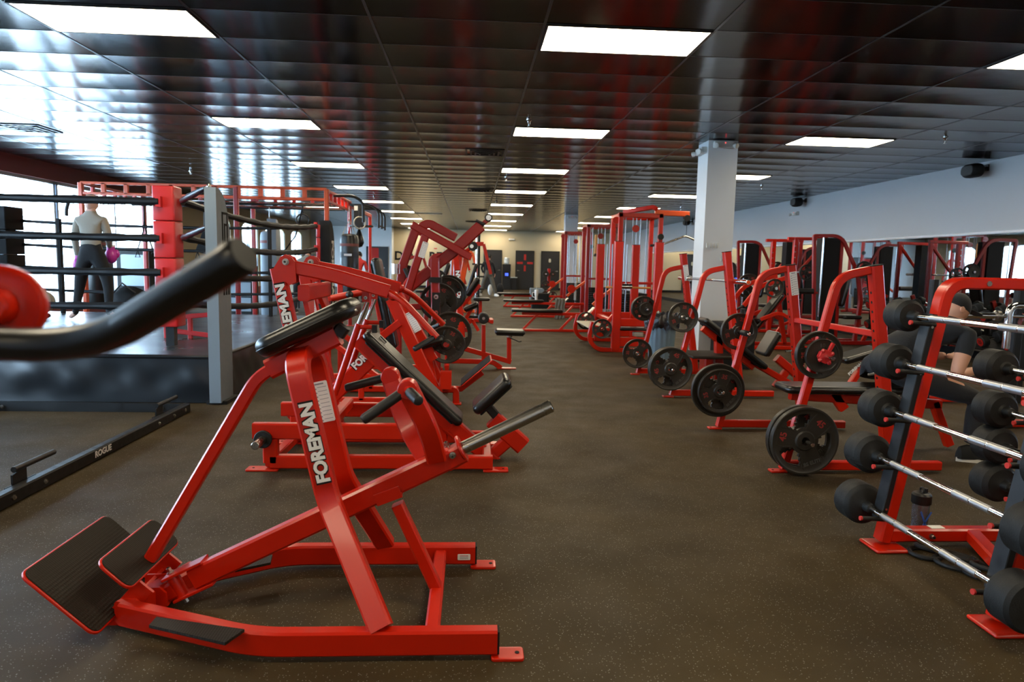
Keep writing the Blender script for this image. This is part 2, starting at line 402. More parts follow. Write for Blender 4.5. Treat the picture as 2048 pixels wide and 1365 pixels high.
# four small hooks and note on the near pillar
b = B()
for i in range(4): b.box((3.23+i*.05, 9.485, 1.60), (3.245+i*.05, 9.5, 1.66), PLAST)
one(b, 'hook_strip', 'row of small pale hooks on the near pillar', 'hook')
b = B(); b.slab((3.50, 9.492, 1.47), Xa, Za, Ya, .13, .11, .012, PLAST, r=.01); b.slab((3.50, 9.485, 1.465), Xa, Za, Ya, .09, .07, .008, ALU, r=.006)
one(b, 'thermostat', 'small white framed wall control on the near pillar', 'thermostat')
b = B(); b.slab((3.38, 9.492, .42), Xa, Za, Ya, .10, .16, .014, BLKM, r=.01); b.box((3.36, 9.482, .44), (3.40, 9.486, .46), BLK)
one(b, 'power_socket', 'black power socket low on the near pillar', 'socket')
# ceiling lights
def troffer(x, y, label=None):
    t = thing('ceiling_light', label or 'x', 'ceiling light', (x, y, HC), 'recessed fluorescent ceiling panels')
    w, d = 1.20, .585
    b = B(); z0, z1 = HC-.012, HC-.001
    for lo, hi in (((x-w/2-.015, y-d/2-.015), (x+w/2+.015, y-d/2)), ((x-w/2-.015, y+d/2), (x+w/2+.015, y+d/2+.015)), ((x-w/2-.015, y-d/2), (x-w/2, y+d/2)), ((x+w/2, y-d/2), (x+w/2+.015, y+d/2))):
        b.box((*lo, z0), (*hi, z1), BLK)
    part(b, 'frame', t)
    b = B(); b.box((x-w/2, y-d/2, HC-.009), (x+w/2, y+d/2, HC-.003), GLOW); part(b, 'diffuser', t); return t
L0 = None; ordn = ['nearest', 'second', 'third', 'fourth', 'fifth', 'sixth', 'seventh', 'eighth', 'farthest']
DIMC = {}
for cn, cx in (('middle column, over the aisle', XM+.63), ('left column, beside the ring', XM-DX*3+.63), ('right column, over the benches', XM+DX*3+.63), ):
    for i in range(-2, 9):
        yy = Y0+DY*i+.315
        if yy < YN+.5: continue
        lab = 'recessed fluorescent panel, %s in the %s' % (ordn[i] if i >= 0 else 'one behind the camera', cn)
        if L0 is None: L0 = troffer(cx, yy, lab); l = L0; LX, LY = cx, yy
        else: l = copy_tree(L0, (cx, yy, HC), label=lab)
# sprinklers, vents, speakers
def sprinkler(x, y, label):
    b = B(); b.lathe((x, y, HC), (0, 0, -1), [(.035, 0), (.035, .008), (.02, .02), (.016, .035), (.006, .045), (.005, .07), (.022, .074), (.022, .078), (.004, .08)], CHR, 14)
    for s_ in (-1, 1): b.tube([(x+.013*s_, y, HC-.035), (x+.018*s_, y, HC-.052), (x, y, HC-.07)], .003, CHR, 6)
    one(b, 'sprinkler', label, 'sprinkler', 'ceiling sprinklers', origin=(x, y, HC))
for x, y, l in ((.66, 8.58, 'chrome sprinkler just before the second light of the middle column'), (.66, 14.19, 'chrome sprinkler past the third light of the middle column'), (.66, 19.75, 'chrome sprinkler by the fifth light of the middle column'),
                (.66, 25.3, 'chrome sprinkler above the raised machine arm'), (6.03, 8.78, 'chrome sprinkler nearest the large speaker'), (6.0, 14.38, 'chrome sprinkler right of the near pillar'),
                (6.0, 20.0, 'chrome sprinkler beside the cable machine top beam'), (-5.69, 14.6, 'dark sprinkler above the ring, near the windows'), (-2.66, 19.1, 'chrome sprinkler between the left column lights')): sprinkler(x, y, l)
def vent(x, y, label, s=.6):
    t = thing('ceiling_vent', label, 'vent', (x, y, HC), 'square ceiling vents')
    b = B()
    for i, q in enumerate((.30, .23, .16, .09)):
        q *= s/.6; z = HC-.004-.010*i; w = .028
        for lo, hi in (((-q, -q), (q, -q+w)), ((-q, q-w), (q, q)), ((-q, -q), (-q+w, q)), ((q-w, -q), (q, q))):
            b.box((x+lo[0], y+lo[1], z-.008), (x+hi[0], y+hi[1], z+.003), BLK)
    part(b, 'louvre_rings', t)
for x, y, l in ((.17, 11.1, 'black square ceiling vent nearest in the row over the aisle'), (.17, 16.7, 'black square ceiling vent second in the row over the aisle'), (.17, 23.0, 'black square ceiling vent third in the row over the aisle'), (.0, 29.1, 'black square ceiling vent farthest over the aisle'),
                (-6.17, 10.24, 'large square ceiling vent in the glare by the windows')): vent(x, y, l)
b = B(); b.box((-6.5, 13.05, HC-.01), (-5.85, 13.6, HC-.001), ALU); one(b, 'access_panel', 'flat grey panel in the ceiling glare above the ring', 'ceiling panel')
b = B(); b.box((-2.3, 24.8, HC-.01), (-1.1, 25.35, HC-.001), ALU); one(b, 'unlit_panel', 'unlit grey ceiling panel beside the left column lights', 'ceiling panel')
def speaker(y, z, label, s=1.0):
    x = XR-.22; t = thing('wall_speaker', label, 'speaker', (x, y, z), 'black wall speakers')
    b = B(); b.slab((x, y, z), Ya, Za, Xa, .33*s, .21*s, .2, BLKM, r=.09, e=.07, seg=5); part(b, 'cabinet', t)
    b = B(); b.beam([(x+.05, y, z), (XR-.01, y, z+.05)], .05, .04, BLK); b.box((XR-.012, y-.05, z), (XR-.001, y+.05, z+.1), BLK); part(b, 'bracket', t)
    b = B(); b.slab((x-.095, y, z), Ya, Za, Xa, .26*s, .15*s, .02, FOAM, r=.06, e=.008); part(b, 'grille', t)
speaker(10.5, 2.90, 'largest and nearest black speaker high on the right wall'); speaker(16.35, 2.93, 'black speaker on the right wall just right of the near pillar'); speaker(24.9, 2.95, 'farthest black speaker on the right wall, left of the near pillar')
# mirror along the right wall
t = thing('wall_mirror', 'long mirror covering the lower right wall behind the machines', 'mirror', (XR, 10, 0))
b = B(); b.box((XR-.022, YN+.3, .12), (XR-.008, 31, 1.93), MIRR); part(b, 'glass', t)
b = B(); b.tube([(XR-.03, YN+.3, 1.945), (XR-.03, 31, 1.945)], .024, MCH, 20); part(b, 'top_channel', t, 'metal channel along the top, its bright reflection painted white')
# far doors
def door(n, x0, x1, y, zt=2.05, mat=DOORM, hs=1):
    b = B(); b.box((x0+.04, y-.05, .01), (x1-.04, y-.012, zt-.03), mat); d = struct(b.done('door_%d' % n))
    b = B()
    b.box((x0, y-.06, 0), (x0+.045, y-.001, zt), BLK); b.box((x1-.045, y-.06, 0), (x1, y-.001, zt), BLK); b.box((x0, y-.06, zt-.045), (x1, y-.001, zt), BLK); b.done('door_frame', d)
    b = B(); hx = x0+.12 if hs < 0 else x1-.12; b.cyl((hx, y-.07, 1.0), Ya, .03, .02, STL, 12); b.tube([(hx, y-.06, 1.0), (hx, y-.1, 1.0), (hx-.1*hs, y-.1, 1.0)], .011, STL, 8); b.done('door_handle', d); return d
door(1, .60, 1.56, YF); d2 = door(2, 2.27, 3.26, YF, hs=-1); door(3, 3.62, 4.60, YF)
t = thing('door_cross_sign', 'four red bars forming an open cross on the middle far door', 'sign', (2.77, YF, 1.45))
for dx, dz, w, h in ((0, .30, .11, .30), (0, -.28, .11, .30), (-.27, 0, .30, .11), (.27, 0, .30, .11)):
    b = B(); b.box((2.77+dx-w/2, YF-.056, 1.40+dz-h/2), (2.77+dx+w/2, YF-.051, 1.40+dz+h/2), CLOTHR); part(b, 'red_bar', t)
b = B(); b.slab((4.08, YF-.06, 1.55), Xa, Za, Ya, .12, .2, .01, CREAM, r=.05); one(b, 'door_notice', 'small pale notice on the right far door', 'notice')
b = B(); xx = -5.35
b.box((xx+.05, YF-.95, 0), (xx+1.05, YF-.92, 2.02), DOORM); d = struct(b.done('door_4'))
b = B(); b.box((xx, YF-.96, 0), (xx+.05, YF-.9, 2.06), BLK); b.box((xx+1.05, YF-.96, 0), (xx+1.1, YF-.9, 2.06), BLK); b.box((xx, YF-.96, 2.02), (xx+1.1, YF-.9, 2.07), BLK); b.done('door_frame', d)
b = B(); b.box((xx+.1, YF-.965, 0.1), (xx+.62, YF-.955, 2.0), CLOTHR); b.done('door_curtain', d)
b = B(); b.cyl((xx+.9, YF-.99, 1.0), Ya, .03, .05, STL, 12); b.tube([(xx+.9, YF-1.02, 1), (xx+.76, YF-1.02, 1)], .012, STL, 8); b.done('door_handle', d)
b = B(); b.text('DO', (-3.55, YF-.004, 1.62), Xa, Za, .62, BLKM, off=.02, ext=.003); b.text('RE', (-1.9, YF-.004, 1.62), Xa, Za, .62, BLKM, off=.02, ext=.003)
one(b, 'wall_lettering', 'large black capitals painted on the beige far wall', 'sign')
t = thing('wall_cross_sign', 'red dashes of a broken cross on the beige far wall', 'sign', (-2.9, YF, 2.1))
for x_, z_, w, h in ((-3.3, 2.17, .16, .05), (-3.08, 2.30, .05, .16), (-2.5, 2.17, .05, .16), (-1.92, 2.05, .16, .05)):
    b = B(); b.box((x_-w/2, YF-.008, z_-h/2), (x_+w/2, YF-.002, z_+h/2), CLOTHR); part(b, 'red_dash', t)
# water cooler by the far doors
t = thing('water_cooler', 'black water cooler with blue light between the far doors', 'water cooler', (1.80, 36.1, 0))
b = B(); b.box((1.58, 35.95, 0), (2.0, 36.35, .55), BLK); b.box((1.58, 36.15, .55), (2.0, 36.35, .95), BLK); b.box((1.58, 35.95, .95), (2.0, 36.35, 1.32), BLK); part(b, 'cabinet', t)
b = B(); b.lathe((1.79, 36.15, 1.32), Za, [(.08, 0), (.14, .06), (.14, .30), (.11, .34)], PLAST, 16); part(b, 'bottle', t)
b = B(); b.box((1.72, 36.13, .72), (1.88, 36.15, .86), BLUEL); part(b, 'blue_light', t, 'glowing blue dispenser light')
b = B(); b.box((2.02, 36.1, 0), (2.34, 36.4, .62), BLK); b.box((2.0, 36.08, .62), (2.36, 36.42, .66), PLAST); one(b, 'waste_bin', 'small black bin with pale lid beside the water cooler', 'bin')
# ------------------------------------------------------------------ the row machine in front
def bolt(c, ax, r, parent, name='bolt', m=None, l=.02):
    b = B(); c = vec(c); ax = vec(ax).normalized()
    b.cyl(c, ax, r*1.25, l*.3, m or STL, 16); b.cyl(c+ax*l*.5, ax, r, l*.8, m or STL, 6); b.cyl(c+ax*l*.95, ax, r*.45, l*.25, BLK, 6); part(b, name, parent)
def foot(c, lx, ly, parent, m=None, hole=1):
    c = vec(c); b = B(); b.slab((c.x, c.y, .006), Xa, Ya, Za, lx, ly, .012, m or RED, r=.012, e=.003)
    part(b, 'foot_plate', parent)
    b = B(); b.cyl((c.x+lx*.3*hole, c.y, .0125), Za, .008, .002, BLKM, 12); part(b, 'bolt_hole', parent)
def sheet(parent, c, u, v, lu, lv, lines=9):
    """paper instruction placard: pale sheet with rows of small grey print"""
    u, v = vec(u).normalized(), vec(v).normalized(); n = u.cross(v); c = vec(c)
    b = B(); b.slab(c+n*.0008, u, v, n, lu, lv, .0014, WHT, r=.006, e=.0004)
    b.obox(c+n*.0018+v*lv*.44, u, v, n, lu*.55, lv*.035, .0006, GRYD)
    for i in range(lines):
        y = lv*(.36-.78*i/(lines-1)); b.obox(c+n*.0018+v*y+u*lu*.12, u, v, n, lu*.56, lv*.012, .0006, GRYD); b.obox(c+n*.0018+v*(y-lv*.03)-u*lu*.3, u, v, n, lu*.16, lv*.03, .0006, GRYD)
    return part(b, 'instruction_placard', parent, 'pale printed instruction placard')

T1 = thing('row_machine', 'red chest-supported row machine in front with FOREMAN on its leg', 'exercise machine', (-.5, 2.54, 0))
YN1, YF1, YC1 = 2.195, 2.895, 2.545
gz = lambda p, z: Vector((p.x, p.y, z))
nr = [gz(G(240, 1266), .058), gz(G(503, 1336), .058), gz(G(993, 1304), .058)]
nr[1].y = nr[2].y = YN1; nr[0].y = 2.40
b = B(); b.beam(nr, .052, .085, RED, side=Za.cross(Xa), fil=.10); part(b, 'near_base_rail', T1)
fr = [gz(G(372, 1196), .058), gz(G(565, 1150), .058), gz(G(950, 1138), .058)]
fr[1].y = fr[2].y = YF1; fr[0].y = 2.70
b = B(); b.beam(fr, .052, .085, RED, side=Za.cross(Xa), fil=.10); part(b, 'far_base_rail', T1)
for r_ in (nr, fr):
    b = B(); b.obox(r_[2]+Vector((.003, 0, 0)), Ya, Za, Xa, .046, .078, .008, BLKM); part(b, 'end_cap', T1)
    foot(r_[2]+Vector((.035, 0, 0)), .11, .075, T1)
a_, c_ = nr[0], fr[0]
b = B(); b.beam([a_+Vector((0, -.01, 0)), c_+Vector((0, .02, 0))], .085, .07, RED, side=Za); part(b, 'rear_cross_tube', T1)
xm = G(868, 1262).x
b = B(); b.beam([Vector((xm, YN1, .058)), Vector((xm, YF1, .058))], .05, .05, RED, side=Za); part(b, 'cross_tube', T1)
# arched frame
P1, A1 = V(657, 1000, 2.41), V(589, 716, 2.41)
F0 = V(763, 1272, YN1); F0.z = .10; F6 = V(771, 1100, YF1); F6.z = .10
A2 = A1+Vector((0, .27, 0)); P5 = Vector((P1.x, 2.68, P1.z))
b = B(); b.beam([F0, P1, A1, A2, P5, F6], .078, .052, RED, side=(.97, 0, .24), fil=[.05, .10, .10, .05]); part(b, 'arched_frame', T1)
ld = (A1-P1).normalized(); lv = -(ld.cross(Ya)).normalized()
if lv.x > 0: lv = -lv
fm = V(631, 886, 2.381)
decal(T1, 'lettering', 'FOREMAN', fm-Ya*.001, ld, lv, .062, .285)
pm_ = P5+(A2-P5)*.60; sheet(T1, pm_+Vector((0, -.028, 0)), -lv, ld, .062, .16)
# chest pad on its channel
pa, pb = V(505, 706, 2.43), V(704, 612, 2.43)
pa.y = pb.y = YC1; u = (pb-pa).normalized(); n = -u.cross(Ya); n = n if n.z > 0 else -n
b = B(); b.slab((pa+pb)/2, u, Ya, n, (pb-pa).length, .26, .072, VINYL, r=.07, e=.034, seg=6, es=5); pd = part(b, 'chest_pad', T1, 'black vinyl chest pad')
b = B(); b.slab((pa+pb)/2-n*.002, u, Ya, n, (pb-pa).length+.004, .264, .006, VINYL, r=.07, e=.002, seg=6); b.cyl(pb+u*.003-n*.02-Ya*.10, u, .006, .006, STL, 10); part(b, 'piping', pd)
ca, cb = V(540, 738, YC1), V(676, 670, YC1)
b = B(); b.beam([ca, cb], .07, .075, RED); part(b, 'pad_channel', T1)
b = B(); b.beam([cb, cb+u*.035+n*.02], .05, .05, BLK); part(b, 'adjuster_block', T1, 'black adjuster block')
st = [V(640, 695, YC1), V(560, 728, YC1), V(515, 755, YC1), V(302, 1117, YC1)]
b = B(); b.beam(st, .045, .045, RED, fil=[.05, .09]); part(b, 'pad_strut', T1)
# foot plates
def tread(A, Bp, y0, y1, name, label):
    A = vec(A); Bp = vec(Bp); c = (A+Bp)/2; c.y = (y0+y1)/2; u = (Bp-A); u.y = 0; L = u.length; u.normalize(); n = Ya.cross(u); n = n if n.z > 0 else -n
    b = B(); b.slab(c, u, Ya, n, L, y1-y0, .012, RED, r=.035, e=.004); q = part(b, name, T1)
    b = B(); b.slab(c+n*.0075, u, Ya, n, L-.012, y1-y0-.012, .004, TREAD, r=.03, e=.001); part(b, 'grip_tread', q, label)
tread(V(35, 1150, 2.27), V(190, 1276, 2.27), 2.27, 2.82, 'lower_foot_plate', 'black perforated tread on the lower plate')
tread(V(190, 1127, 2.34), V(258, 1184, 2.34), 2.34, 2.76, 'upper_foot_plate', 'black perforated tread on the upper plate')
b = B(); b.beam([V(196, 1276, YC1-.12), V(292, 1172, YC1-.12)], .012, .07, RED); b.beam([V(196, 1276, YC1-.12)+Vector((0, .24, 0)), V(292, 1172, YC1-.12)+Vector((0, .24, 0))], .012, .07, RED)
b.beam([V(215, 1262, YC1), V(300, 1165, YC1)], .23, .012, RED); part(b, 'foot_plate_channel', T1)
b = B(); b.beam([V(222, 1250, YC1), V(300, 1215, YC1), V(335, 1190, YC1)], .10, .06, RED); part(b, 'heel_block', T1)
pv = V(295, 1202, YC1-.055)
for k_ in (0, 1):
    b = B(); c = pv+Ya*(.11*k_); b.prism([c+Vector((x*.001, 0, z*.001)) for x, z in ((-55, 50), (45, 52), (68, 30), (72, -10), (55, -48), (20, -72), (-25, -66), (-58, -20))], Ya*.010, RED); part(b, 'pivot_plate', T1)
bolt(pv-Ya*.008, -Ya, .012, T1, 'pivot_bolt')
# lever arm with hinge, handles and sleeve
L0_, L1_ = V(372, 1163, YC1), V(905, 913, YC1)
LA = B(); LA.beam([L0_+(L1_-L0_)*.03, L1_], .06, .082, RED); la = part(LA, 'lever_arm', T1)
ud = (L1_-L0_).normalized(); un = ud.cross(Ya); un = un if un.z > 0 else -un
for s_ in (-1, 1):
    b = B(); b.beam([L0_-ud*.06+un*.046*s_, L0_+ud*.10+un*.046*s_], .075, .010, RED); part(b, 'hinge_plate', T1)
b = B(); b.cyl(L0_-ud*.035, un, .024, .10, RED, 20); part(b, 'hinge_barrel', T1)
bolt(L0_-ud*.035+un*.056, un, .010, T1, 'hinge_bolt'); bolt(L0_-ud*.035-un*.056, -un, .009, T1, 'hinge_bolt')
b = B(); b.beam([V(318, 1195, YC1), V(352, 1176, YC1)], .05, .06, RED); part(b, 'hinge_link', T1)
e0 = L1_
b = B(); b.beam([e0-ud*.03-un*.005, e0+ud*.045], .075, .075, RED); part(b, 'sleeve_socket', T1); bolt(V(905, 911, YC1-.042), -Ya, .010, T1); bolt(e0+un*.042, un, .009, T1)
s0, s1 = V(925, 897, YC1), V(1103, 812, YC1); sd = (s1-s0).normalized()
b = B(); b.cyl(s0-sd*.004, sd, .052, .012, RED, 28, e=.003); part(b, 'sleeve_flange', T1)
b = B(); b.cyl((s0+s1)/2, sd, .0245, (s1-s0).length, STL, 28, e=.002); b.cyl(s1+sd*.001, sd, .018, .003, BLKM, 20); part(b, 'weight_sleeve', T1, 'empty chrome weight sleeve')
def hpost(top, bot, mid, ytop, ybot, yn):
    a, m_, c = V(*bot, ybot), V(*mid, (ytop*.75+ybot*.25)), V(*top, ytop)
    b = B(); b.beam([a, m_, c], .05, .072, RED, fil=.12); b.cyl(c, Ya, .036, .056, RED, 24, e=.004); part(b, yn, T1)
    return c
hf = hpost((781, 753), (852, 915), (812, 850), 2.70, 2.59, 'handle_post'); hn = hpost((816, 778), (873, 918), (858, 860), 2.42, 2.50, 'handle_post')
def grip(p, q, r=.0175, parent=T1, m=FOAM, stub=.12, name='grip', sm=RED):
    p, q = vec(p), vec(q); d = (q-p).normalized(); L = (q-p).length; b = B()
    b.lathe(p+d*L*stub, d, [(r, 0), (r, L*(1-stub)-.012), (r*.85, L*(1-stub)-.003), (r*.5, L*(1-stub))], m, 18); g = part(b, name, parent, 'black foam grip')
    if stub: b = B(); b.cyl(p+d*L*stub/2, d, r*.75, L*stub+.004, sm, 14); part(b, 'grip_stub', g)
grip(hf-Ya*.0, V(690, 777, 2.70), .0165); grip(hn, V(724, 842, 2.36), .0185); grip(hn-Ya*.02, V(838, 803, 2.27), .0185, stub=.25); grip(hf+Ya*.02, hf+Vector((-.02, .15, .0)), .0165, stub=.25)
# rest bracket and strut
b = B(); b.beam([Vector((xm, YC1, .07)), V(795, 1008, YC1)], .05, .045, RED); part(b, 'rest_strut', T1)
b = B(); q0, q1 = V(757, 1000, YC1), V(806, 982, YC1); b.beam([q0, q1], .085, .012, RED)
for s_ in (-1, 1): b.beam([q0+Ya*.042*s_+un*.012, q1+Ya*.042*s_+un*.012], .008, .045, RED)
b.beam([q0+un*.008, q1+un*.008], .06, .012, BLKM); part(b, 'arm_rest', T1)
# standing treads over the rails
def quad(px, z, th, name, m=TREAD):
    p = [G(x, y, z) for x, y in px]; b = B(); b.prism(p, Za*th, m); part(b, name, T1, 'black perforated standing tread')
quad([(313, 1237), (489, 1262), (450, 1289), (298, 1254)], .106, .010, 'standing_tread'); quad([(470, 1143), (486, 1123), (545, 1112), (541, 1128)], .106, .010, 'standing_tread')
b = B(); cpt = V(928, 1115, YF1-.0275); b.slab(cpt, Xa, Za, Ya, .055, .027, .0016, WHT, r=.004, e=.0004)
for i in range(3): b.obox(cpt-Ya*.0012+Za*(.006-.006*i), Xa, Za, Ya, .036, .0022, .0006, GRYD if i else CLOTHR)
part(b, 'caution_sticker', T1, 'small white caution sticker')

# the blurred machine arm close to the lens
TH = thing('press_arm', 'out-of-focus black grip bar and red hub reaching in at the left edge', 'machine handle', (-.62, .95, 0))
d = .70
hp = [V(-90, 686, .74), V(110, 692, .73), V(222, 672, .71), V(478, 516, .66)]
b = B(); b.tube(hp, .0176, VINYL, 40, fil=[.045, .055], rad=None); part(b, 'grip_bar', TH, 'bent black grip bar')
b = B(); e_ = (hp[-1]-hp[-2]).normalized(); b.lathe(hp[-1]-e_*.16, e_, [(.0170, 0), (.0180, .012), (.0186, .15), (.0186, .164), (.0165, .1675)], VINYL, 40); part(b, 'grip_end', TH)
hc = V(-2, 612, .86)
b = B(); b.lathe(hc, (.25, -1, 0), [(.046, -.02), (.049, -.012), (.049, 0), (.044, .004), (.030, .0), (.022, .002), (.020, .03), (.016, .034)], RED, 36); part(b, 'hub', TH, 'round red hub')
b = B(); b.beam([(-.75, .95, .012), (-.75, .95, 1.22), (-.62, .92, 1.26), (hc.x-.02, .90, hc.z)], .06, .06, RED, fil=[.05, .03]); b.slab((-.75, .95, .006), Xa, Ya, Za, .3, .3, .012, RED, r=.02)
b.tube([hp[0], hp[0]+Vector((-.06, .10, .02)), Vector((-.75, .93, 1.14))], .016, RED, 12, fil=.03); part(b, 'post', TH)
# ------------------------------------------------------------------ weight plates
def plate_proto(R, th, txt, name='weight_plate'):
    """iron grip plate lying in its local XZ plane, front face towards -Y"""
    b = B(); k = b.mi(PLATE); bm = b.bm; NA = 90
    rr = [.0265, R*.26, R*.30, R*.40, R*.50, R*.62, R*.74, R*.80, R*.90, R*.945, R*.985, R]
    tt = [th*.5, th*.5, th*.30, th*.27, th*.25, th*.25, th*.25, th*.28, th*.34, th*.5, th*.5, th*.42]
    def hole(i, j):
        if R < .12: return False
        rm = (rr[i]+rr[i+1])/2/R; a = (j+.5)*360/NA % 120-60
        return .38 < rm < .79 and abs(a) < (19 if rm < .46 else 29 if rm < .56 else 34 if rm < .70 else 30)
    F, Bk = [], []
    for r_, t_ in zip(rr, tt):
        F.append([bm.verts.new((r_*math.cos(2*PI*j/NA+PI/2), -t_, r_*math.sin(2*PI*j/NA+PI/2))) for j in range(NA)])
        Bk.append([bm.verts.new((r_*math.cos(2*PI*j/NA+PI/2), t_, r_*math.sin(2*PI*j/NA+PI/2))) for j in range(NA)])
    n = len(rr)
    for i in range(n-1):
        for j in range(NA):
            j2 = (j+1) % NA
            if hole(i, j):
                if not hole(i-1, j): b.face((F[i][j], F[i][j2], Bk[i][j2], Bk[i][j]), k)
                if not hole(i+1, j): b.face((F[i+1][j], F[i+1][j2], Bk[i+1][j2], Bk[i+1][j]), k)
                if not hole(i, (j-1) % NA): b.face((F[i][j], F[i+1][j], Bk[i+1][j], Bk[i][j]), k)
                if not hole(i, j2): b.face((F[i][j2], F[i+1][j2], Bk[i+1][j2], Bk[i][j2]), k)
                continue
            b.face((F[i][j], F[i][j2], F[i+1][j2], F[i+1][j]), k); b.face((Bk[i][j], Bk[i][j2], Bk[i+1][j2], Bk[i+1][j]), k)
    for j in range(NA):
        j2 = (j+1) % NA; b.face((F[0][j], F[0][j2], Bk[0][j2], Bk[0][j]), k); b.face((F[-1][j], F[-1][j2], Bk[-1][j2], Bk[-1][j]), k)
    if R > .12:                                   # three raised spokes, numerals and maker lettering
        for q in range(3):
            a = PI/2+q*2*PI/3
            for s_ in (-1, 1):
                aa = a+s_*.42; b.beam([Vector((R*r_*math.cos(aa+s_*dl), -th*.27, R*r_*math.sin(aa+s_*dl))) for r_, dl in ((.33, .25), (.5, .1), (.68, .0), (.88, -.10))], .004, .006, PLATE, side=Ya)
        for q in (0, 1):
            a = (210 if q else 90)*PI/180; c = Vector((R*.66*math.cos(a), -th*.25, R*.66*math.sin(a)))
            b.text(txt, c, Vector((math.sin(a), 0, -math.cos(a))), Vector((math.cos(a), 0, math.sin(a))), R*.27, PLTXT, off=.0015, ext=.0012)
        a = -30*PI/180; b.text('LBS ELITE', Vector((R*.70*math.cos(a), -th*.25, R*.70*math.sin(a))), Vector((-math.sin(a), 0, math.cos(a))), Vector((-math.cos(a), 0, -math.sin(a))), R*.15, PLTXK, ext=.0012, off=.0008)
    else:
        b.text(txt, Vector((0, -th*.25, R*.6)), Xa, Za, R*.34, PLTXK, ext=.001)
    return b.done(name)
PR = {}
PSZ = {'45': (.218, .040), '35': (.180, .036), '25': (.152, .034), '10': (.108, .026), '5': (.080, .022)}
def plate(kind, c, ry, label, tilt=0, group=None, rot=None):
    R, th = PSZ[kind]
    if kind not in PR: PR[kind] = o = plate_proto(R, th, kind)
    else: o = copy_tree(PR[kind])
    o.location = c; o.rotation_euler = rot or (0, ry, tilt); o['category'] = 'weight plate'; o['label'] = label
    if group: o['group'] = group
    return o
# ------------------------------------------------------------------ bench press stations
def horn(T, c, l, sleeve=False):
    """storage peg pointing towards the camera side, from c"""
    c = vec(c); b = B()
    b.cyl(c-Ya*(l/2-.03), Ya, .013, l+.06, CHR, 18, e=.002); h = part(b, 'storage_peg', T, 'chrome storage peg')
    if sleeve: b = B(); b.cyl(c-Ya*.07, Ya, .024, .10, FOAM, 18); b.cyl(c+Ya*.04, Ya, .026, .02, BLK, 18); part(b, 'peg_sleeve', h, 'black sleeve on the peg')
def upright_frame(T, Y, tall, feet=True):
    dY = Vector((0, Y-4.30, 0)); fx = lambda x, y: V(x, y, 4.30)+dY
    f0 = fx(1566, 938); f0.z = .02; l1 = fx(1646, 662); l2 = fx(1676, 560); l3 = fx(1738, 541)
    b = B(); b.beam([f0, l1, l2+Za*.02, l3], .05, .052, RED, fil=[.05, .12]); part(b, 'front_leg', T)
    u1 = fx(1750, 531); u0 = fx(1782, 870); u0.z = .05
    if tall: u1 = u1+(u1-u0).normalized()*.13
    b = B(); b.beam([u0, u1], .075, .076, RED); up = part(b, 'upright', T)
    d = (u1-u0).normalized(); sd = d.cross(Ya).normalized()
    if sd.x > 0: sd = -sd
    b = B()
    for i in range(15):
        if i in (7, 8): continue
        b.cyl(u0+d*(.28+.062*i)+sd*.0383, sd, .009, .002, BLKM, 10)
    part(b, 'pin_holes', up, 'row of black pin holes')
    b = B(); b.obox(u1, sd, Ya, d, .078, .077, .006, BLKM); part(b, 'end_cap', up)
    b = B(); b.beam([Vector((f0.x+.02, Y, .045)), Vector((u0.x+.35, Y, .045))], .05, .06, RED); part(b, 'base_rail', T)
    foot((f0.x-.035, Y, 0), .11, .07, T, hole=-1)
    b = B(); b.obox(u0+d*.62+sd*.06, sd, Ya, d, .07, .012, .012, CHR); part(b, 'bar_hook', T, 'chrome bar hook')
    return f0, l1, u0, u1, d, sd
def station(label, Ya_, Yb_, tall, group='bench press stations'):
    T = thing('bench_press_station', label, 'weight bench', (2.2, (Ya_+Yb_)/2, 0), group)
    A = upright_frame(T, Ya_, tall); C = upright_frame(T, Yb_, tall)
    ym = (Ya_+Yb_)/2; u0, d = A[2], A[4]
    p = u0+d*(.20 if tall else .87); q = Vector((p.x, Yb_, p.z)); p.y = Ya_
    b = B(); b.beam([p, q], .04, .045, RED, side=Za); part(b, 'spreader_bar', T)
    f0 = A[0]
    b = B(); b.beam([Vector((f0.x+.30, ym, .40)), Vector((f0.x+1.45, ym, .34))], .06, .07, RED); b.beam([Vector((f0.x+1.4, ym, .36)), Vector((f0.x+1.55, ym, .03))], .06, .06, RED); b.beam([Vector((u0.x, ym, .30)), Vector((f0.x+.62, ym, .42))], .06, .07, RED); part(b, 'bench_beam', T)
    b = B(); b.slab((f0.x+.82, ym, .455), Xa, Ya, Za, 1.20, .28, .055, VINYL, r=.06, e=.025, seg=5); part(b, 'bench_pad', T, 'black vinyl bench pad')
    return T, A, C
YA, YB, YC, YD = 4.30, 5.49, 6.86, 8.30
SA = station('nearest red bench press station, a seated person on its black bench', YA, YB, False)
SB = station('second bench press station, barbell racked on its tall uprights', YC, YD, True)
# placards
def upl(T, Y, tall):
    c = V(1750, 531, 4.30)+Vector((0, Y-4.30, 0)); u0 = V(1782, 870, 4.30)+Vector((0, Y-4.30, 0)); d = (c-u0).normalized(); s_ = Ya.cross(d); s_ = s_ if s_.x > 0 else -s_
    sheet(T, c-d*(.15 if not tall else .10)-Ya*.0385, s_, d, .06, .19)
upl(SA[0], YB, 0); upl(SB[0], YD, 1)
def pegs(T, Y, up, lo, upl_, lol):
    horn(T, V(*up, Y), upl_[0], upl_[1]); horn(T, V(*lo, Y), lol)
GP = 'iron plates stored on the bench frames'
pegs(SA[0], YA, (1628, 708), (1590, 872), (.24, False), .24)
pegs(SA[0], YB, (1483, 665), (1430, 778), (.16, True), .19)
pegs(SB[0], YC, (1362, 634), (1335, 735), (.20, False), .20)
pegs(SB[0], YD, (1290, 618), (1272, 706), (.14, True), .16)
def pegp(Y, px, dy, kind, label, ry=0, back=False): 
    c = V(*px, Y); plate(kind, (c.x, Y+dy, c.z), ry, label)
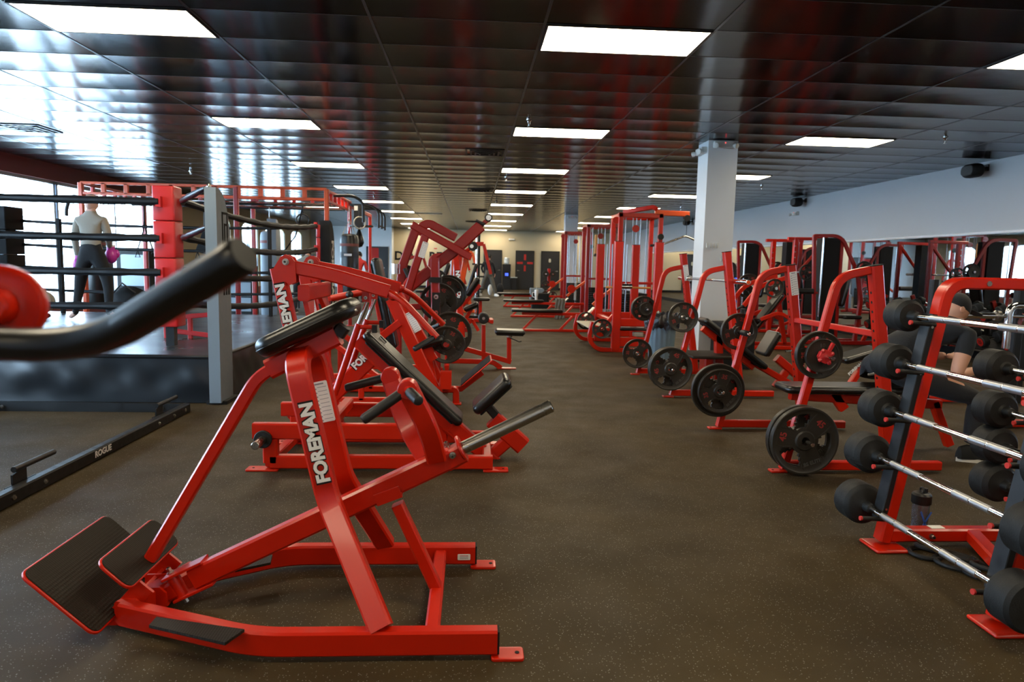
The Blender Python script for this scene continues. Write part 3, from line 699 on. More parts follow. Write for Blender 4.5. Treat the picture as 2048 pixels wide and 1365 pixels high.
pegp(YA, (1590, 872), -.065, '45', 'inner 45 pound plate low on the nearest bench leg, closest to the camera', .3)
pegp(YA, (1590, 872), -.125, '45', 'outermost 45 pound plate low on the nearest bench leg, red 45 facing out', .70)
pegp(YA, (1628, 708), -.060, '25', 'larger dark plate behind the small plate with the red collar', .5)
pegp(YA, (1628, 708), -.100, '10', 'small plate just behind the red collar')
pegp(YB, (1430, 778), -.062, '45', 'inner plate of the low pair on the second bench leg', .9)
pegp(YB, (1430, 778), -.110, '35', 'outer 35 pound plate of the low pair on the second bench leg', .25)
pegp(YB, (1483, 665), .055, '25', 'plate hanging behind the second bench leg, black peg sleeve in front', .2)
pegp(YC, (1335, 735), -.062, '45', 'inner plate of the low pair on the third bench leg', .9)
pegp(YC, (1335, 735), -.112, '45', 'outer 45 pound plate of the low pair on the third bench leg', .35)
pegp(YC, (1362, 634), -.065, '25', 'single plate high on the third bench leg', .1)
pegp(YD, (1272, 706), -.065, '35', 'single plate low on the fourth bench leg beside the bin', .6)
pegp(YD, (1290, 618), .055, '25', 'plate behind the fourth bench leg above the bin', .1); pegp(YD, (1290, 618), .095, '25', 'rearmost plate behind the fourth bench leg above the bin', .8)
pegp(YD, (1290, 618), -.06, '5', 'small disc plate in front of the fourth bench leg above the bin')
c = V(1628, 708, YA); b = B(); y = YA-.135
b.lathe((c.x, y, c.z), Ya, [(.016, -.022), (.043, -.02), (.046, -.012), (.046, .012), (.043, .018), (.016, .02)], REDV, 8); b.beam([(c.x+.02, y-.005, c.z+.03), (c.x+.045, y-.01, c.z+.085)], .02, .022, REDV)
for i in range(4):
    a = i*PI/2+.5; b.ball((c.x+.043*math.cos(a), y-.02, c.z+.043*math.sin(a)), .014, REDV, 8)
one(b, 'barbell_collar', 'red lock collar on the upper peg of the nearest bench', 'collar')
# barbell racked on the second station
def barbell(c, L, label, name='barbell', sl=.40, group=None):
    c = vec(c); T = thing(name, label, 'barbell', c, group)
    b = B(); b.cyl(c, Ya, .014, L, CHR, 18); part(b, 'shaft', T)
    for s_ in (-1, 1):
        b = B(); q = c+Ya*(s_*(L/2-sl/2)); b.cyl(q, Ya, .025, sl, CHR, 24, e=.003); b.cyl(q-Ya*(s_*(sl/2)), Ya, .038, .03, CHR, 24, e=.004); p = part(b, 'sleeve', T)
        b = B(); b.cyl(c+Ya*(s_*(L/2+.001)), Ya, .018, .004, ORG, 16); part(b, 'end_cap', p, 'orange end cap')
    for s_ in (-1, 1):
        b = B(); b.cyl(c+Ya*(s_*.35), Ya, .0146, .4, KNURL, 18); part(b, 'knurling', T)
    return T
bc = V(1497, 565, 6.46)
barbell((bc.x-.0, 7.56, bc.z), 2.2, 'chrome barbell racked across the second bench station, orange end cap facing camera')
# ------------------------------------------------------------------ fixed barbell rack at the right edge
RY0, RY1 = 2.36, 3.10
TR = thing('barbell_rack', 'red A-frame rack at the right edge holding fixed barbells', 'barbell rack', (2.3, 2.7, 0))
def rframe(Y):
    o = Vector((0, Y-3.10, 0)); fx = lambda x, y: V(x, y, 3.10)+o
    a = fx(1762, 1098); a.z = .03; m_ = fx(1875, 640); c = fx(1893, 566); e = fx(2048, 561); e.z = c.z
    e = Vector((c.x+.62, Y, c.z)); f = Vector((e.x+.10, Y, .03))
    b = B(); b.beam([a, m_, c, e, f], .07, .056, RED, fil=[.03, .11, .11]); part(b, 'side_frame', TR)
    b = B(); b.beam([a+Vector((.03, 0, .03)), Vector((f.x, Y, .06))], .06, .065, RED); part(b, 'base_tube', TR)
    d = (m_-a).normalized(); s_ = d.cross(Ya); s_ = s_ if s_.x < 0 else -s_
    b = B(); p0, p1 = a+d*.10+s_*.042, m_+s_*.042+d*.02; b.beam([p0, p1], .074, .028, BLK, ch=.1); st = part(b, 'hook_strip', TR, 'black hook strip')
    b = B()
    for i in range(5): b.cyl(p0+(p1-p0)*(.06+.22*i)-Ya*.038, Ya, .006, .004, STL, 10)
    part(b, 'strip_bolts', st)
    b = B(); b.cyl(Vector((c.x+.18, Y-.036, c.z)), Ya, .012, .006, STL, 14); part(b, 'frame_bolt', TR)
    b = B(); b.slab((a.x+.0, Y-.02, .008), Xa, Ya, Za, .16, .16, .016, RED, r=.01); part(b, 'foot_plate', TR)
    b = B(); b.slab((f.x+.0, Y-.02, .008), Xa, Ya, Za, .16, .16, .016, RED, r=.01); part(b, 'foot_plate', TR)
    return a, m_, c, e, f, s_
RA = rframe(RY1); RB = rframe(RY0)
b = B(); b.beam([G(1940, 1092)+Za*.06, Vector((2.16, RY0, .06))], .06, .065, RED, side=Za); part(b, 'base_brace', TR)
b = B(); b.beam([Vector((RA[3].x, RY0, .55)), Vector((RA[3].x, RY1, .55))], .05, .05, RED, side=Za); part(b, 'rear_brace', TR)
b = B(); qq = G(1930, 1085, .1); b.slab((qq.x, RY1, .094), Xa, Ya, Za, .07, .04, .002, WHT, r=.003, e=.0005); part(b, 'sticker', TR, 'small pale sticker')
bolt((qq.x-.04, RY1-.033, .06), -Ya, .010, TR)
RYH = 3.17
HR = [.076, .086, .090, .095, .100]
sh = [(1825, 633), (1801, 727), (1777, 821), (1751, 912), (1732, 1012)]
pg = [(1823, 641), (1797, 741), (1773, 840), (1748, 937), (1723, 1033)]
ordb = ['topmost', 'second from top', 'middle', 'fourth from top', 'lowest']
def fixed_bar(X, z, R, label, ya=2.28, yb=RYH):
    c = Vector((X, (ya+yb)/2, z)); T = thing('fixed_barbell', label, 'barbell', c, 'fixed barbells on the rack')
    b = B(); b.cyl(c, Ya, .0135, yb-ya+.02, CHR, 20); part(b, 'shaft', T, 'chrome shaft')
    for s_ in (-1, 1):
        for k_ in (0, 1):
            b = B(); b.cyl(c+Ya*(s_*(.155+.105*k_)), Ya, .0155, .098, KNURL, 20, e=.001); part(b, 'knurled_grip', T)
        b = B(); q = c+Ya*(s_*(yb-ya)/2)
        b.lathe(q, Ya*s_, [(.014, -.05), (.022, -.045), (.026, -.008), (R*.40, 0), (R*.80, .004), (R-.012, .010), (R, .024), (R, .115), (R-.012, .128), (R*.5, .13)], RUB, 36); part(b, 'head', T, 'black rubber head')
    return T
for i in range(5):
    p = V(*sh[i], RYH); fixed_bar(p.x, p.z, HR[i], '%s fixed barbell on the aisle side of the rack' % ordb[i])
    for Y in (RY1, RY0):
        t_ = V(*pg[i], 3.06)+Vector((0, Y-3.10, 0)); s_ = p.copy(); s_.y = Y-.01
        leg = RA[0]+(RA[1]-RA[0])*((t_.z-RA[0].z)/(RA[1].z-RA[0].z)); q = Vector((leg.x-.03, t_.y+.01, p.z-.032)); e_ = Vector((t_.x, t_.y, p.z-.022))
        b = B(); b.cyl((q+e_)/2, e_-q, .0105, (e_-q).length, RUB, 14); k_ = part(b, 'peg', TR)
        b = B(); dd = (e_-q).normalized(); b.cyl(e_+dd*.003, dd, .011, .008, CLOTHR, 14); part(b, 'peg_tip', k_, 'red peg tip')
XR2 = 2.585
for i, z in enumerate((.86, .65, .47, .28)):
    fixed_bar(XR2+.015*i, z, .085+.003*i, '%s fixed barbell on the wall side of the rack' % ['topmost', 'second', 'third', 'lowest'][i])
    for Y in (RY1, RY0):
        b = B(); b.cyl((XR2+.07, Y-.05, z-.03), Xa, .0105, .20, RUB, 14); k_ = part(b, 'peg', TR)
        b = B(); b.cyl((XR2-.034, Y-.05, z-.03), Xa, .011, .008, CLOTHR, 14); part(b, 'peg_tip', k_, 'red peg tip')
        b = B(); b.box((XR2+.08, Y-.06, z-.05), (XR2+.20, Y+.03, z-.01), BLK); part(b, 'peg_bracket', TR)
# shaker bottle behind the rack foot
p = G(1837, 1066); p = Vector((p.x, p.y, 0))
T = thing('shaker_bottle', 'clear shaker bottle with black lid and blue print on the floor behind the rack', 'bottle', p)
b = B(); b.lathe(p, Za, [(.034, 0), (.036, .01), (.041, .15), (.042, .165)], CLEAR, 24); part(b, 'cup', T)
b = B(); b.lathe(p, Za, [(.044, .155), (.046, .16), (.046, .20), (.038, .21), (.030, .212)], BLK, 24); b.tor(p+Za*.222, Xa, .014, .005, BLK, 14, 6); b.cyl(p+Vector((.018, 0, .222)), Za, .011, .02, BLK, 12); part(b, 'lid', T, 'black screw lid')
b = B()
for dx, s_ in ((-.008, .4), (.010, -.5)): b.obox(p+Vector((dx, -.0395, .085)), Vector((math.cos(s_), 0, math.sin(s_))), Vector((-math.sin(s_), 0, math.cos(s_))), Ya, .008, .085, .002, BLUEP)
part(b, 'printed_mark', T, 'blue printed mark')
# looped bands on the floor under the rack
for i, (x, y, r_, l) in enumerate(((1850, 1112, .065, 'small black strap loop on the floor nearest the rack foot'), (1912, 1130, .085, 'middle black strap loop on the floor under the rack brace'), (1965, 1152, .07, 'black strap loop on the floor under the rack, farthest right'))):
    q = G(x, y); b = B(); b.tor((q.x, q.y, .012), Za, r_, .011, RUB, 28, 8); b.tor((q.x+.03, q.y+.02, .03), (.2, .1, 1), r_*.8, .010, RUB, 24, 8); b.cyl((q.x+r_, q.y-.01, .02), Ya, .014, .05, CHR, 10)
    one(b, 'strap_loop', l, 'strap', 'strap loops')
# ------------------------------------------------------------------ machines along the left of the aisle
def PX(pts, Y): return [V(p[0], p[1], p[2] if len(p) > 2 else Y) for p in pts]
def bar(T, name, Y, pts, w, h, m=RED, fil=0, side=Ya, floor=False):
    q = PX(pts, Y)
    if floor: q[-1].z = .006
    b = B(); b.beam(q, w, h, m, side=side, fil=fil); return part(b, name, T)
def rod(T, name, Y, pts, r, m=RED, fil=0, n=14):
    b = B(); b.tube(PX(pts, Y), r, m, n=n, fil=fil); return part(b, name, T)
def cross(T, name, px, Y0_, Y1_, w=.05, h=.05, m=RED):
    p = V(*px, Y0_); q = Vector((p.x, Y1_, p.z)); b = B(); b.beam([p, q], w, h, m, side=Za); return part(b, name, T)
def pad(T, name, Yn, p, q, wid, th, m=VINYL, Yc=None, label=None, r=.04, back=True):
    """cushion seen edge-on: p, q pixels of its near side face's middle line at depth Yn, width wid going away"""
    a, c = V(*p, Yn), V(*q, Yn); u = (c-a); L = u.length; u.normalize(); n = Ya.cross(u); n = n if n.z > 0 else -n; k = (a+c)/2; k.y = Yn+wid/2
    b = B(); b.slab(k, u, Ya, n, L, wid, th, m, r=r, e=th*.45, seg=5, es=4); o = part(b, name, T, label)
    if back: b = B(); b.slab(k-n*(th/2+.005), u, Ya, n, L*.9, wid*.85, .012, BLKM, r=.02); part(b, 'backing_board', o)
    return k, u, n
def feet4(T, pts, lx=.11, ly=.08):
    for (x, y), h in pts: foot((x, y, 0), lx, ly, T, hole=h)

# ---- incline press behind the row machine
NY, FY = 4.30, 4.95
T2 = thing('incline_press_machine', 'red incline press with twin shock absorbers and long black back pad, behind the row machine', 'exercise machine', (-.5, 4.6, 0))
for Y, n_ in ((NY, 'near'), (FY, 'far')):
    e0_, e1_ = G(541, 942), G(985, 942); b = B(); b.beam([Vector((e0_.x, Y, .055)), Vector((e1_.x, Y, .055))], .06, .085, RED); part(b, 'base_rail', T2)
    foot((e0_.x-.05, Y, 0), .2, .09, T2, hole=-1); foot((e1_.x+.02, Y, 0), .16, .09, T2)
    b = B(); b.beam([Vector((e0_.x, Y, .05)), Vector((e0_.x, Y, .20))], .06, .09, RED); part(b, 'short_post', T2)
    p, q = V(507, 869, NY), V(838, 880, NY); b = B(); b.beam([Vector((p.x, Y, .25)), Vector((q.x+.1, Y, .25))], .06, .10, RED); part(b, 'upper_rail', T2)
    c = V(525, 880, NY-.06); c.y = Y+(-.04 if Y == NY else .04); s_ = -1 if Y == NY else 1
    b = B(); b.cyl(c+Ya*(.012*s_), Ya, .055, .022, RUB if s_ < 0 else RED, 28, e=.004); part(b, 'peg_bumper', T2); b = B(); b.cyl(c+Ya*.09*s_, Ya, .0245, .16, STL, 24, e=.003); part(b, 'weight_peg', T2, 'short chrome weight peg')
    d0, d1 = V(555, 536, NY), V(640, 938, NY); d0.y = d1.y = Y; d1.z = .09
    b = B(); b.beam([d1, d0], .06, .085, RED, side=Ya); up = part(b, 'upright', T2); b = B(); b.obox(d0, Xa, Ya, Za, .086, .062, .008, BLKM); part(b, 'end_cap', up)
    if Y == NY: dn = (d0-d1).normalized(); sdn = dn.cross(Ya); sdn = sdn if sdn.x < 0 else -sdn; decal(T2, 'lettering', 'FOREMAN', d0-dn*.30-Ya*.0315, dn, sdn, .075, .40)
    else: sheet(T2, d0-dn*.24-Ya*.0315, -sdn, dn, .07, .20, lines=10)
    ec = V(575, 524, NY); ec.y = Y-.036
    for kk in (0, .072):
        b = B(); b.prism([ec+Vector((x, kk, z)) for x, z in ((-.085, -.06), (-.03, .03), (0, .045), (.035, .03), (.055, 0), (.06, -.12), (.02, -.14), (-.05, -.08))], Ya*.010, RED); part(b, 'pivot_ear', T2)
    bolt(ec-Ya*.008, -Ya, .016, T2, 'pivot_bolt')
    a1 = [V(582, 534, NY), V(660, 549, NY), V(778, 584, NY)]
    for q_ in a1: q_.y = Y
    b = B(); b.beam(a1, .06, .082, RED, fil=.2); part(b, 'press_arm', T2)
    t1 = [V(775, 583, NY), V(808, 602, NY), V(876, 672, NY)]; g_ = (-.10 if Y == NY else .18)
    t1[0].y = Y; t1[1].y = Y+g_*.5; t1[2].y = Y+g_; b = B(); b.tube(t1, .020, RED, 16, fil=.07); part(b, 'arm_tube', T2)
    b = B(); b.ball(V(786, 592, Y if Y == NY else Y) if Y == NY else Vector((a1[2].x, Y, a1[2].z)), .035, RED, 14, sc=(1, .9, .9)); part(b, 'weld_boss', T2)
    e = t1[2]; grip(e-(Vector((.02, 0, 0))), e+Vector((-.13, -.12*(1 if Y == NY else -1), -.06)), .017, T2, stub=.05)
    o = Y; sa, sb_, sc_ = V(731, 612, 4.42), V(716, 649, 4.42), V(667, 792, 4.42); yy = 4.45 if Y == NY else 4.80
    for q_ in (sa, sb_, sc_): q_.y = yy
    sc_.z = max(sc_.z, .31)
    b = B(); b.cyl((sa+sb_)/2, sa-sb_, .013, (sa-sb_).length+.05, CHR, 16); part(b, 'shock_rod', T2, 'chrome shock absorber rod'); b = B(); b.cyl((sb_+sc_)/2, sb_-sc_, .021, (sb_-sc_).length, RED, 18, e=.003); sh_ = part(b, 'shock_tube', T2)
    b = B(); b.cyl(sb_-Za*.02+Xa*.05, Xa, .014, .10, RED, 12); b.obox(sb_+Vector((.10, 0, -.03)), Xa, Ya, Za, .03, .04, .05, BLK); part(b, 'stop_clip', sh_)
    b = B(); b.obox(sa+Vector((.0, 0, .06)), Xa, Ya, Za, .045, .05, .07, RED); part(b, 'shock_bracket', T2)
    bolt(sa+Vector((0, -.026, .05)), -Ya, .009, T2)
b = B(); p = V(668, 795, 4.42); p.z = .30; b.beam([Vector((p.x, NY, p.z)), Vector((p.x, FY, p.z))], .07, .07, RED, side=Za); part(b, 'shock_cross_tube', T2)
cross(T2, 'cross_tube', (540, 925), NY, FY, .06, .06); cross(T2, 'cross_tube', (975, 925), NY, FY, .06, .06)
b = B(); tp = V(600, 560, NY); b.beam([Vector((tp.x+.02, NY, tp.z-.08)), Vector((tp.x+.02, FY, tp.z-.08))], .10, .07, RED, side=Za); b.prism([Vector((tp.x+.02, NY+.03, tp.z-.12)), Vector((tp.x+.02, NY+.22, tp.z-.12)), Vector((tp.x+.06, NY+.03, tp.z-.32))], Xa*.03, RED); b.prism([Vector((tp.x+.02, FY-.03, tp.z-.12)), Vector((tp.x+.02, FY-.22, tp.z-.12)), Vector((tp.x+.06, FY-.03, tp.z-.32))], Xa*.03, RED); part(b, 'yoke_plate', T2)
k, u, n = pad(T2, 'back_pad', 4.47, (727, 668), (922, 852), .27, .065, label='long black back pad')
b = B(); b.beam([k-u*.44-n*.08, k+u*.60-n*.08], .09, .09, RED); part(b, 'pad_beam', T2)
bar(T2, 'brace_beam', 4.62, [(655, 800), (752, 708)], .07, .11)
fo = V(722, 718, 4.58); decal(T2, 'lettering', 'FOREMAN', V(737, 708, 4.583), (V(770, 670, 4.6)-V(700, 735, 4.6)), (V(700, 660, 4.6)-V(740, 700, 4.6)), .065, .27)
b = B(); p = V(878, 830, 4.62); b.beam([Vector((p.x, 4.62, .09)), Vector((p.x, 4.62, p.z+.05))], .07, .12, RED); part(b, 'pad_post', T2)
bar(T2, 'seat_beam', 4.60, [(985, 838), (1046, 892)], .09, .12); bar(T2, 'seat_brace', 4.60, [(1018, 880), (955, 935)], .07, .08)
bar(T2, 'side_plate', 4.60, [(905, 850), (1000, 935)], .09, .10)
pad(T2, 'seat_pad', 4.45, (949, 828), (1020, 762), .30, .07, label='small black seat pad'); bar(T2, 'seat_post', 4.60, [(998, 838), (978, 815)], .06, .06, m=BLK)

# ---- shoulder press behind it
T3 = thing('shoulder_press_machine', 'red press machine with upright dark pad and angled footplate, behind the incline press', 'exercise machine', (-.5, 6.5, 0))
for Y in (6.35, 6.95):
    b = B(); b.beam([Vector((-1.25, Y, .035)), Vector((-.22, Y, .035))], .05, .06, RED); part(b, 'base_rail', T3)
    b = B(); b.beam([Vector((-1.25, Y, .26)), Vector((-.45, Y, .26))], .05, .05, RED); part(b, 'upper_rail', T3)
    b = B(); b.beam([Vector((-1.30, Y, .03)), Vector((-1.30, Y, 1.12))], .05, .05, RED); part(b, 'rear_post', T3)
    b = B(); b.beam([Vector((-1.0, Y, .04)), Vector((-1.0, Y, .26))], .05, .05, RED); part(b, 'short_post', T3)
    b = B(); b.beam([Vector((-1.30, Y, .60)), Vector((-.85, Y, .26))], .045, .05, RED); part(b, 'rear_brace', T3)
    d0, d1 = V(783, 598, 6.35), V(878, 792, 6.35); d0.y = d1.y = Y; d1.z = .05; b = B(); b.beam([d0, d1], .06, .11, RED); part(b, 'front_beam', T3)
bar(T3, 'placard_beam', 6.55, [(795, 590), (868, 720)], .06, .09); dd = (V(868, 720, 6.5)-V(795, 590, 6.5)).normalized(); sheet(T3, V(825, 645, 6.515), Ya.cross(dd) if Ya.cross(dd).x > 0 else -Ya.cross(dd), -dd, .085, .20)
bar(T3, 'cross_brace', 6.33, [(765, 672), (800, 645)], .05, .07)
k, u, n = pad(T3, 'back_pad', 6.45, (748, 516), (786, 700), .26, .08, m=VINYL, label='tall dark back pad')
b = B(); b.beam([k-u*.30+Xa*-.07, k+u*.45+Xa*-.07], .06, .06, RED); part(b, 'pad_mast', T3)
pad(T3, 'seat_pad', 6.45, (822, 699), (886, 680), .3, .05, label='black seat pad'); bar(T3, 'seat_mast', 6.6, [(855, 695), (872, 790)], .05, .06)
rod(T3, 'swing_arm', 6.2, [(663, 597), (735, 583)], .030); b = B(); b.ball(V(699, 590, 6.16), .035, BLK, 12); part(b, 'arm_stop', T3, 'black rubber stop'); bar(T3, 'arm_tongue', 6.2, [(715, 587), (737, 583)], .02, .045, m=WHT)
cross(T3, 'arm_axle', (663, 597), 6.2, 6.95); cross(T3, 'front_foot_tube', (880, 779), 6.3, 6.95)
bar(T3, 'front_foot', 6.4, [(880, 779), (912, 779), (912, 806)], .06, .06, fil=.03, floor=True); foot((V(912, 806, 6.4).x, 6.4, 0), .1, .1, T3)
fa, fb = V(921, 775, 6.35), V(984, 722, 6.35); u_ = (fb-fa).normalized(); nn = -u_.cross(Ya); nn = nn if nn.z > 0 else -nn
b = B(); b.slab((fa+fb)/2+Ya*.2, u_, Ya, nn, (fb-fa).length, .42, .014, RED, r=.02); q = part(b, 'footplate', T3); b = B(); b.slab((fa+fb)/2+Ya*.2+nn*.010, u_, Ya, nn, (fb-fa).length-.02, .40, .006, TREAD, r=.02); part(b, 'grip_tread', q, 'grey tread of the angled footplate')
bar(T3, 'footplate_arm', 6.5, [(885, 778), (922, 778), (965, 745)], .05, .05)
b = B(); c = V(892, 760, 6.3); b.obox(c, Xa, Ya, Za, .10, .10, .16, RED); part(b, 'socket_box', T3)
b = B(); c = V(893, 684, 6.75); b.cyl(c, Ya, .024, .5, CHR, 18); part(b, 'weight_peg', T3)
plate('35', V(893, 690, 6.62), .5, 'grey plate on the press machine, its rim beside the seat'); plate('45', V(900, 668, 6.86), .2, 'larger plate behind the grey plate on the press machine')

# ---- pulldown machine with raised boom
T4 = thing('high_row_machine', 'dark red lever row machine, its long boom raised towards the ceiling', 'exercise machine', (-.5, 8.2, 0))
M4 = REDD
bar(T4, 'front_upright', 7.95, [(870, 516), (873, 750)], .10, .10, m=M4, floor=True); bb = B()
c = V(872, 610, 7.895); bb.box((c.x-.045, 7.888, c.z-.14), (c.x+.045, 7.899, c.z+.14), BLK); pl_ = part(bb, 'bolt_plate', T4, 'black plate with two bolts')
for dz in (.09, -.09): bolt((c.x, 7.885, c.z+dz), -Ya, .022, T4, m=CHR, l=.012)
b = B(); c = V(872, 560, 7.95); b.obox(c, Xa, Ya, Za, .13, .14, .06, BLK); part(b, 'rubber_stop', T4)
bar(T4, 'lower_boom', 8.2, [(812, 580), (862, 540)], .10, .13, m=M4); bar(T4, 'raised_boom', 8.05, [(868, 533), (905, 505), (962, 452)], .10, .13, m=M4); bar(T4, 'boom_tip', 8.05, [(955, 457), (978, 438)], .05, .05, m=M4)
b = B(); c = V(977, 436, 8.05); b.cyl(c, Ya, .045, .06, BLK, 20); b.cyl(c-Ya*.032, Ya, .03, .006, CHR, 16); part(b, 'tip_wheel', T4, 'black wheel at the boom tip'); rod(T4, 'boom_grip', 8.0, [(952, 441), (962, 446), (970, 450)], .018, m=FOAM)
bar(T4, 'upper_arm', 7.9, [(824, 450), (901, 492), (940, 514)], .09, .085, m=M4); bar(T4, 'upper_arm', 8.5, [(836, 470), (843, 453), (858, 447), (912, 476)], .09, .10, m=M4, fil=[.06, .08])
bar(T4, 'slanted_post', 8.2, [(832, 458), (806, 530), (797, 600)], .08, .10, m=M4); bar(T4, 'slanted_post', 7.9, [(852, 468), (830, 536), (808, 610)], .08, .09, m=M4)
dd = (V(852, 468, 7.9)-V(830, 536, 7.9)).normalized(); s_ = dd.cross(Ya); s_ = s_ if s_.x > 0 else -s_; sheet(T4, V(847, 500, 7.858), s_, dd, .07, .18)
bar(T4, 'rear_beam', 8.4, [(795, 560), (795, 740)], .10, .10, m=M4, floor=True); bar(T4, 'rear_rail', 8.3, [(795, 615), (870, 612)], .06, .07, m=M4); bar(T4, 'base_rail', 8.2, [(770, 742), (885, 742)], .08, .08, m=M4)
cross(T4, 'base_cross', (795, 742), 7.9, 8.6, .08, .08, m=M4)
rod(T4, 'chrome_handle', 8.0, [(792, 548), (792, 528)], .05, m=CHR); rod(T4, 'handle_grip', 7.9, [(817, 555), (809, 537)], .022, m=FOAM); rod(T4, 'handle_arm', 7.9, [(800, 585), (817, 557)], .022, m=RED)
b = B(); c = V(880, 602, 8.3); b.cyl(c, Ya, .024, .7, CHR, 18); part(b, 'weight_peg', T4)
plate('45', V(877, 604, 8.12), .4, 'dark plate behind the upright with two bolts'); plate('45', V(898, 586, 8.55), .9, 'grey plate rearmost on the raised-boom machine'); plate('45', V(893, 590, 8.47), .2, 'grey plate between two others on the raised-boom machine')
plate('35', V(818, 546, 8.5), 0, 'grey plate lying tilted on the slanted post', rot=(1.15, .3, 0))

# ---- pulldown station with FOREMAN on its slim post
T5 = thing('pulldown_machine', 'red machine with slim FOREMAN post and tilted black pad beside the aisle', 'exercise machine', (-.1, 11.3, 0))
bar(T5, 'front_post', 11.2, [(911, 503), (916, 560), (925, 692)], .09, .10, floor=True); pa_, pb_ = V(917, 562, 11.145), V(924, 660, 11.145)
ddd = (pa_-pb_).normalized(); s_ = -ddd.cross(Ya); s_ = s_ if s_.x < 0 else -s_; decal(T5, 'lettering', 'FOREMAN', V(917.5, 570, 11.14), ddd, s_, .09, .45)
bar(T5, 'rear_post', 11.5, [(933, 512), (922, 570), (915, 690)], .09, .10, m=ORG, floor=True); bar(T5, 'top_arm', 11.3, [(900, 500), (943, 516)], .09, .09)
bar(T5, 'base_rail', 11.3, [(870, 688), (935, 688)], .08, .08); bar(T5, 'pad_rail', 11.3, [(925, 612), (960, 570)], .06, .06); pad(T5, 'chest_pad', 11.2, (933, 592), (957, 556), .28, .08, label='tilted black chest pad')
pad(T5, 'seat_pad', 11.2, (928, 621), (957, 608), .3, .07, label='black seat pad'); bar(T5, 'seat_post', 11.3, [(943, 618), (925, 650)], .06, .06); bar(T5, 'front_leg', 11.3, [(944, 640), (957, 662)], .06, .05); bar(T5, 'seat_rail', 11.3, [(925, 655), (945, 640)], .06, .06)
b = B(); c = V(946, 493, 11.2); b.cyl(c, Ya, .075, .05, BLK, 24); b.cyl(c-Ya*.028-Xa*.02, Ya, .03, .01, WHT, 16); part(b, 'pulley', T5, 'black pulley'); rod(T5, 'pulley_arm', 11.3, [(925, 508), (946, 493)], .03)

# ---- roller bench by the aisle
T6 = thing('leg_roller_bench', 'low red bench by the aisle with a single black foam roller on a post', 'exercise bench', (.1, 8.65, 0))
bar(T6, 'sloping_beam', 8.65, [(895, 688), (1022, 724)], .06, .06); bar(T6, 'base_rail', 8.65, [(893, 722), (985, 724), (1002, 736)], .06, .06, fil=.05)
foot((V(1013, 738, 8.65).x, 8.65, 0), .24, .10, T6); bar(T6, 'roller_post', 8.65, [(967, 650), (967, 722)], .05, .05)
b = B(); c = V(967, 636, 8.65); b.cyl(c, Ya, .068, .20, FOAM, 28, e=.012); part(b, 'foam_roller', T6, 'black foam roller'); b = B(); b.cyl(c-Ya*.104, Ya, .02, .01, CHR, 16); part(b, 'roller_cap', T6)
bar(T6, 'seat_post', 8.65, [(1018, 674), (1018, 724)], .055, .055); pad(T6, 'seat_pad', 8.55, (990, 665), (1051, 667), .28, .06, label='narrow black seat pad'); rod(T6, 'adjuster_lever', 8.5, [(1020, 676), (1038, 684), (1043, 683)], .008, m=BLK); b = B(); c = V(1019, 671, 8.62); b.cyl(c, Za, .035, .05, STL, 16); part(b, 'adjuster', T6)
bar(T6, 'rear_post', 8.65, [(897, 680), (893, 730)], .06, .06, floor=True)
b = B(); c = V(895, 735, 8.65); b.beam([Vector((c.x, 8.45, .03)), Vector((c.x, 8.85, .03))], .06, .05, RED, side=Za); part(b, 'rear_foot_tube', T6)
# ------------------------------------------------------------------ boxing ring
RZ = .43; RX0, RX1, RYa, RYb = -7.15, -2.30, 6.35, 11.2
T = thing('boxing_ring_platform', 'raised black boxing ring platform with wrinkled vinyl skirt', 'boxing ring', (-4.7, 8.8, 0))
b = B(); b.box((RX0, RYa, RZ-.06), (RX1, RYb, RZ), RINGTOP if 'RINGTOP' in globals() else BLACKV); part(b, 'canvas_deck', T)
def skirt(p0, p1, n, name):
    b = B(); rnd = random.Random(3); N = 90; rows = 10; R = []; k = b.mi(BLACKV); d = (p1-p0)
    ph = [rnd.uniform(0, 6) for _ in range(8)]
    for j in range(rows+1):
        t = j/rows; row = []
        for i in range(N+1):
            s = i/N; L = s*d.length
            w = .014*math.sin(2.1*L+ph[0]+t*2)+.010*math.sin(5.3*L+ph[1]-t*3)+.006*math.sin(13*L+ph[2]+4*t)+.004*math.sin(23*L+ph[3]-7*t)
            row.append(b.bm.verts.new(p0+d*s+n*(.004+(w+.02)*math.sin(PI*min(1, t*1.1))*.9+.03*t*t)+Za*((RZ-.03)*(1-t)+.006)))
        R.append(row)
    for j in range(rows):
        for i in range(N): b.face((R[j][i], R[j][i+1], R[j+1][i+1], R[j+1][i]), k)
    return part(b, name, T, 'wrinkled black vinyl skirt')
skirt(Vector((RX0, RYa, 0)), Vector((RX1, RYa, 0)), -Ya, 'skirt'); skirt(Vector((RX1, RYa, 0)), Vector((RX1, RYb, 0)), Xa, 'skirt')
b = B(); b.tube([(RX0, RYa-.012, RZ-.01), (RX1, RYa-.012, RZ-.01)], .018, BLACKV, 10); b.tube([(RX1+.012, RYa, RZ-.01), (RX1+.012, RYb, RZ-.01)], .018, BLACKV, 10); part(b, 'edge_roll', T)
b = B(); b.box((RX0+.05, RYa+.06, 0), (RX1-.06, RYb-.05, RZ-.06), BLKM); part(b, 'deck_frame', T)
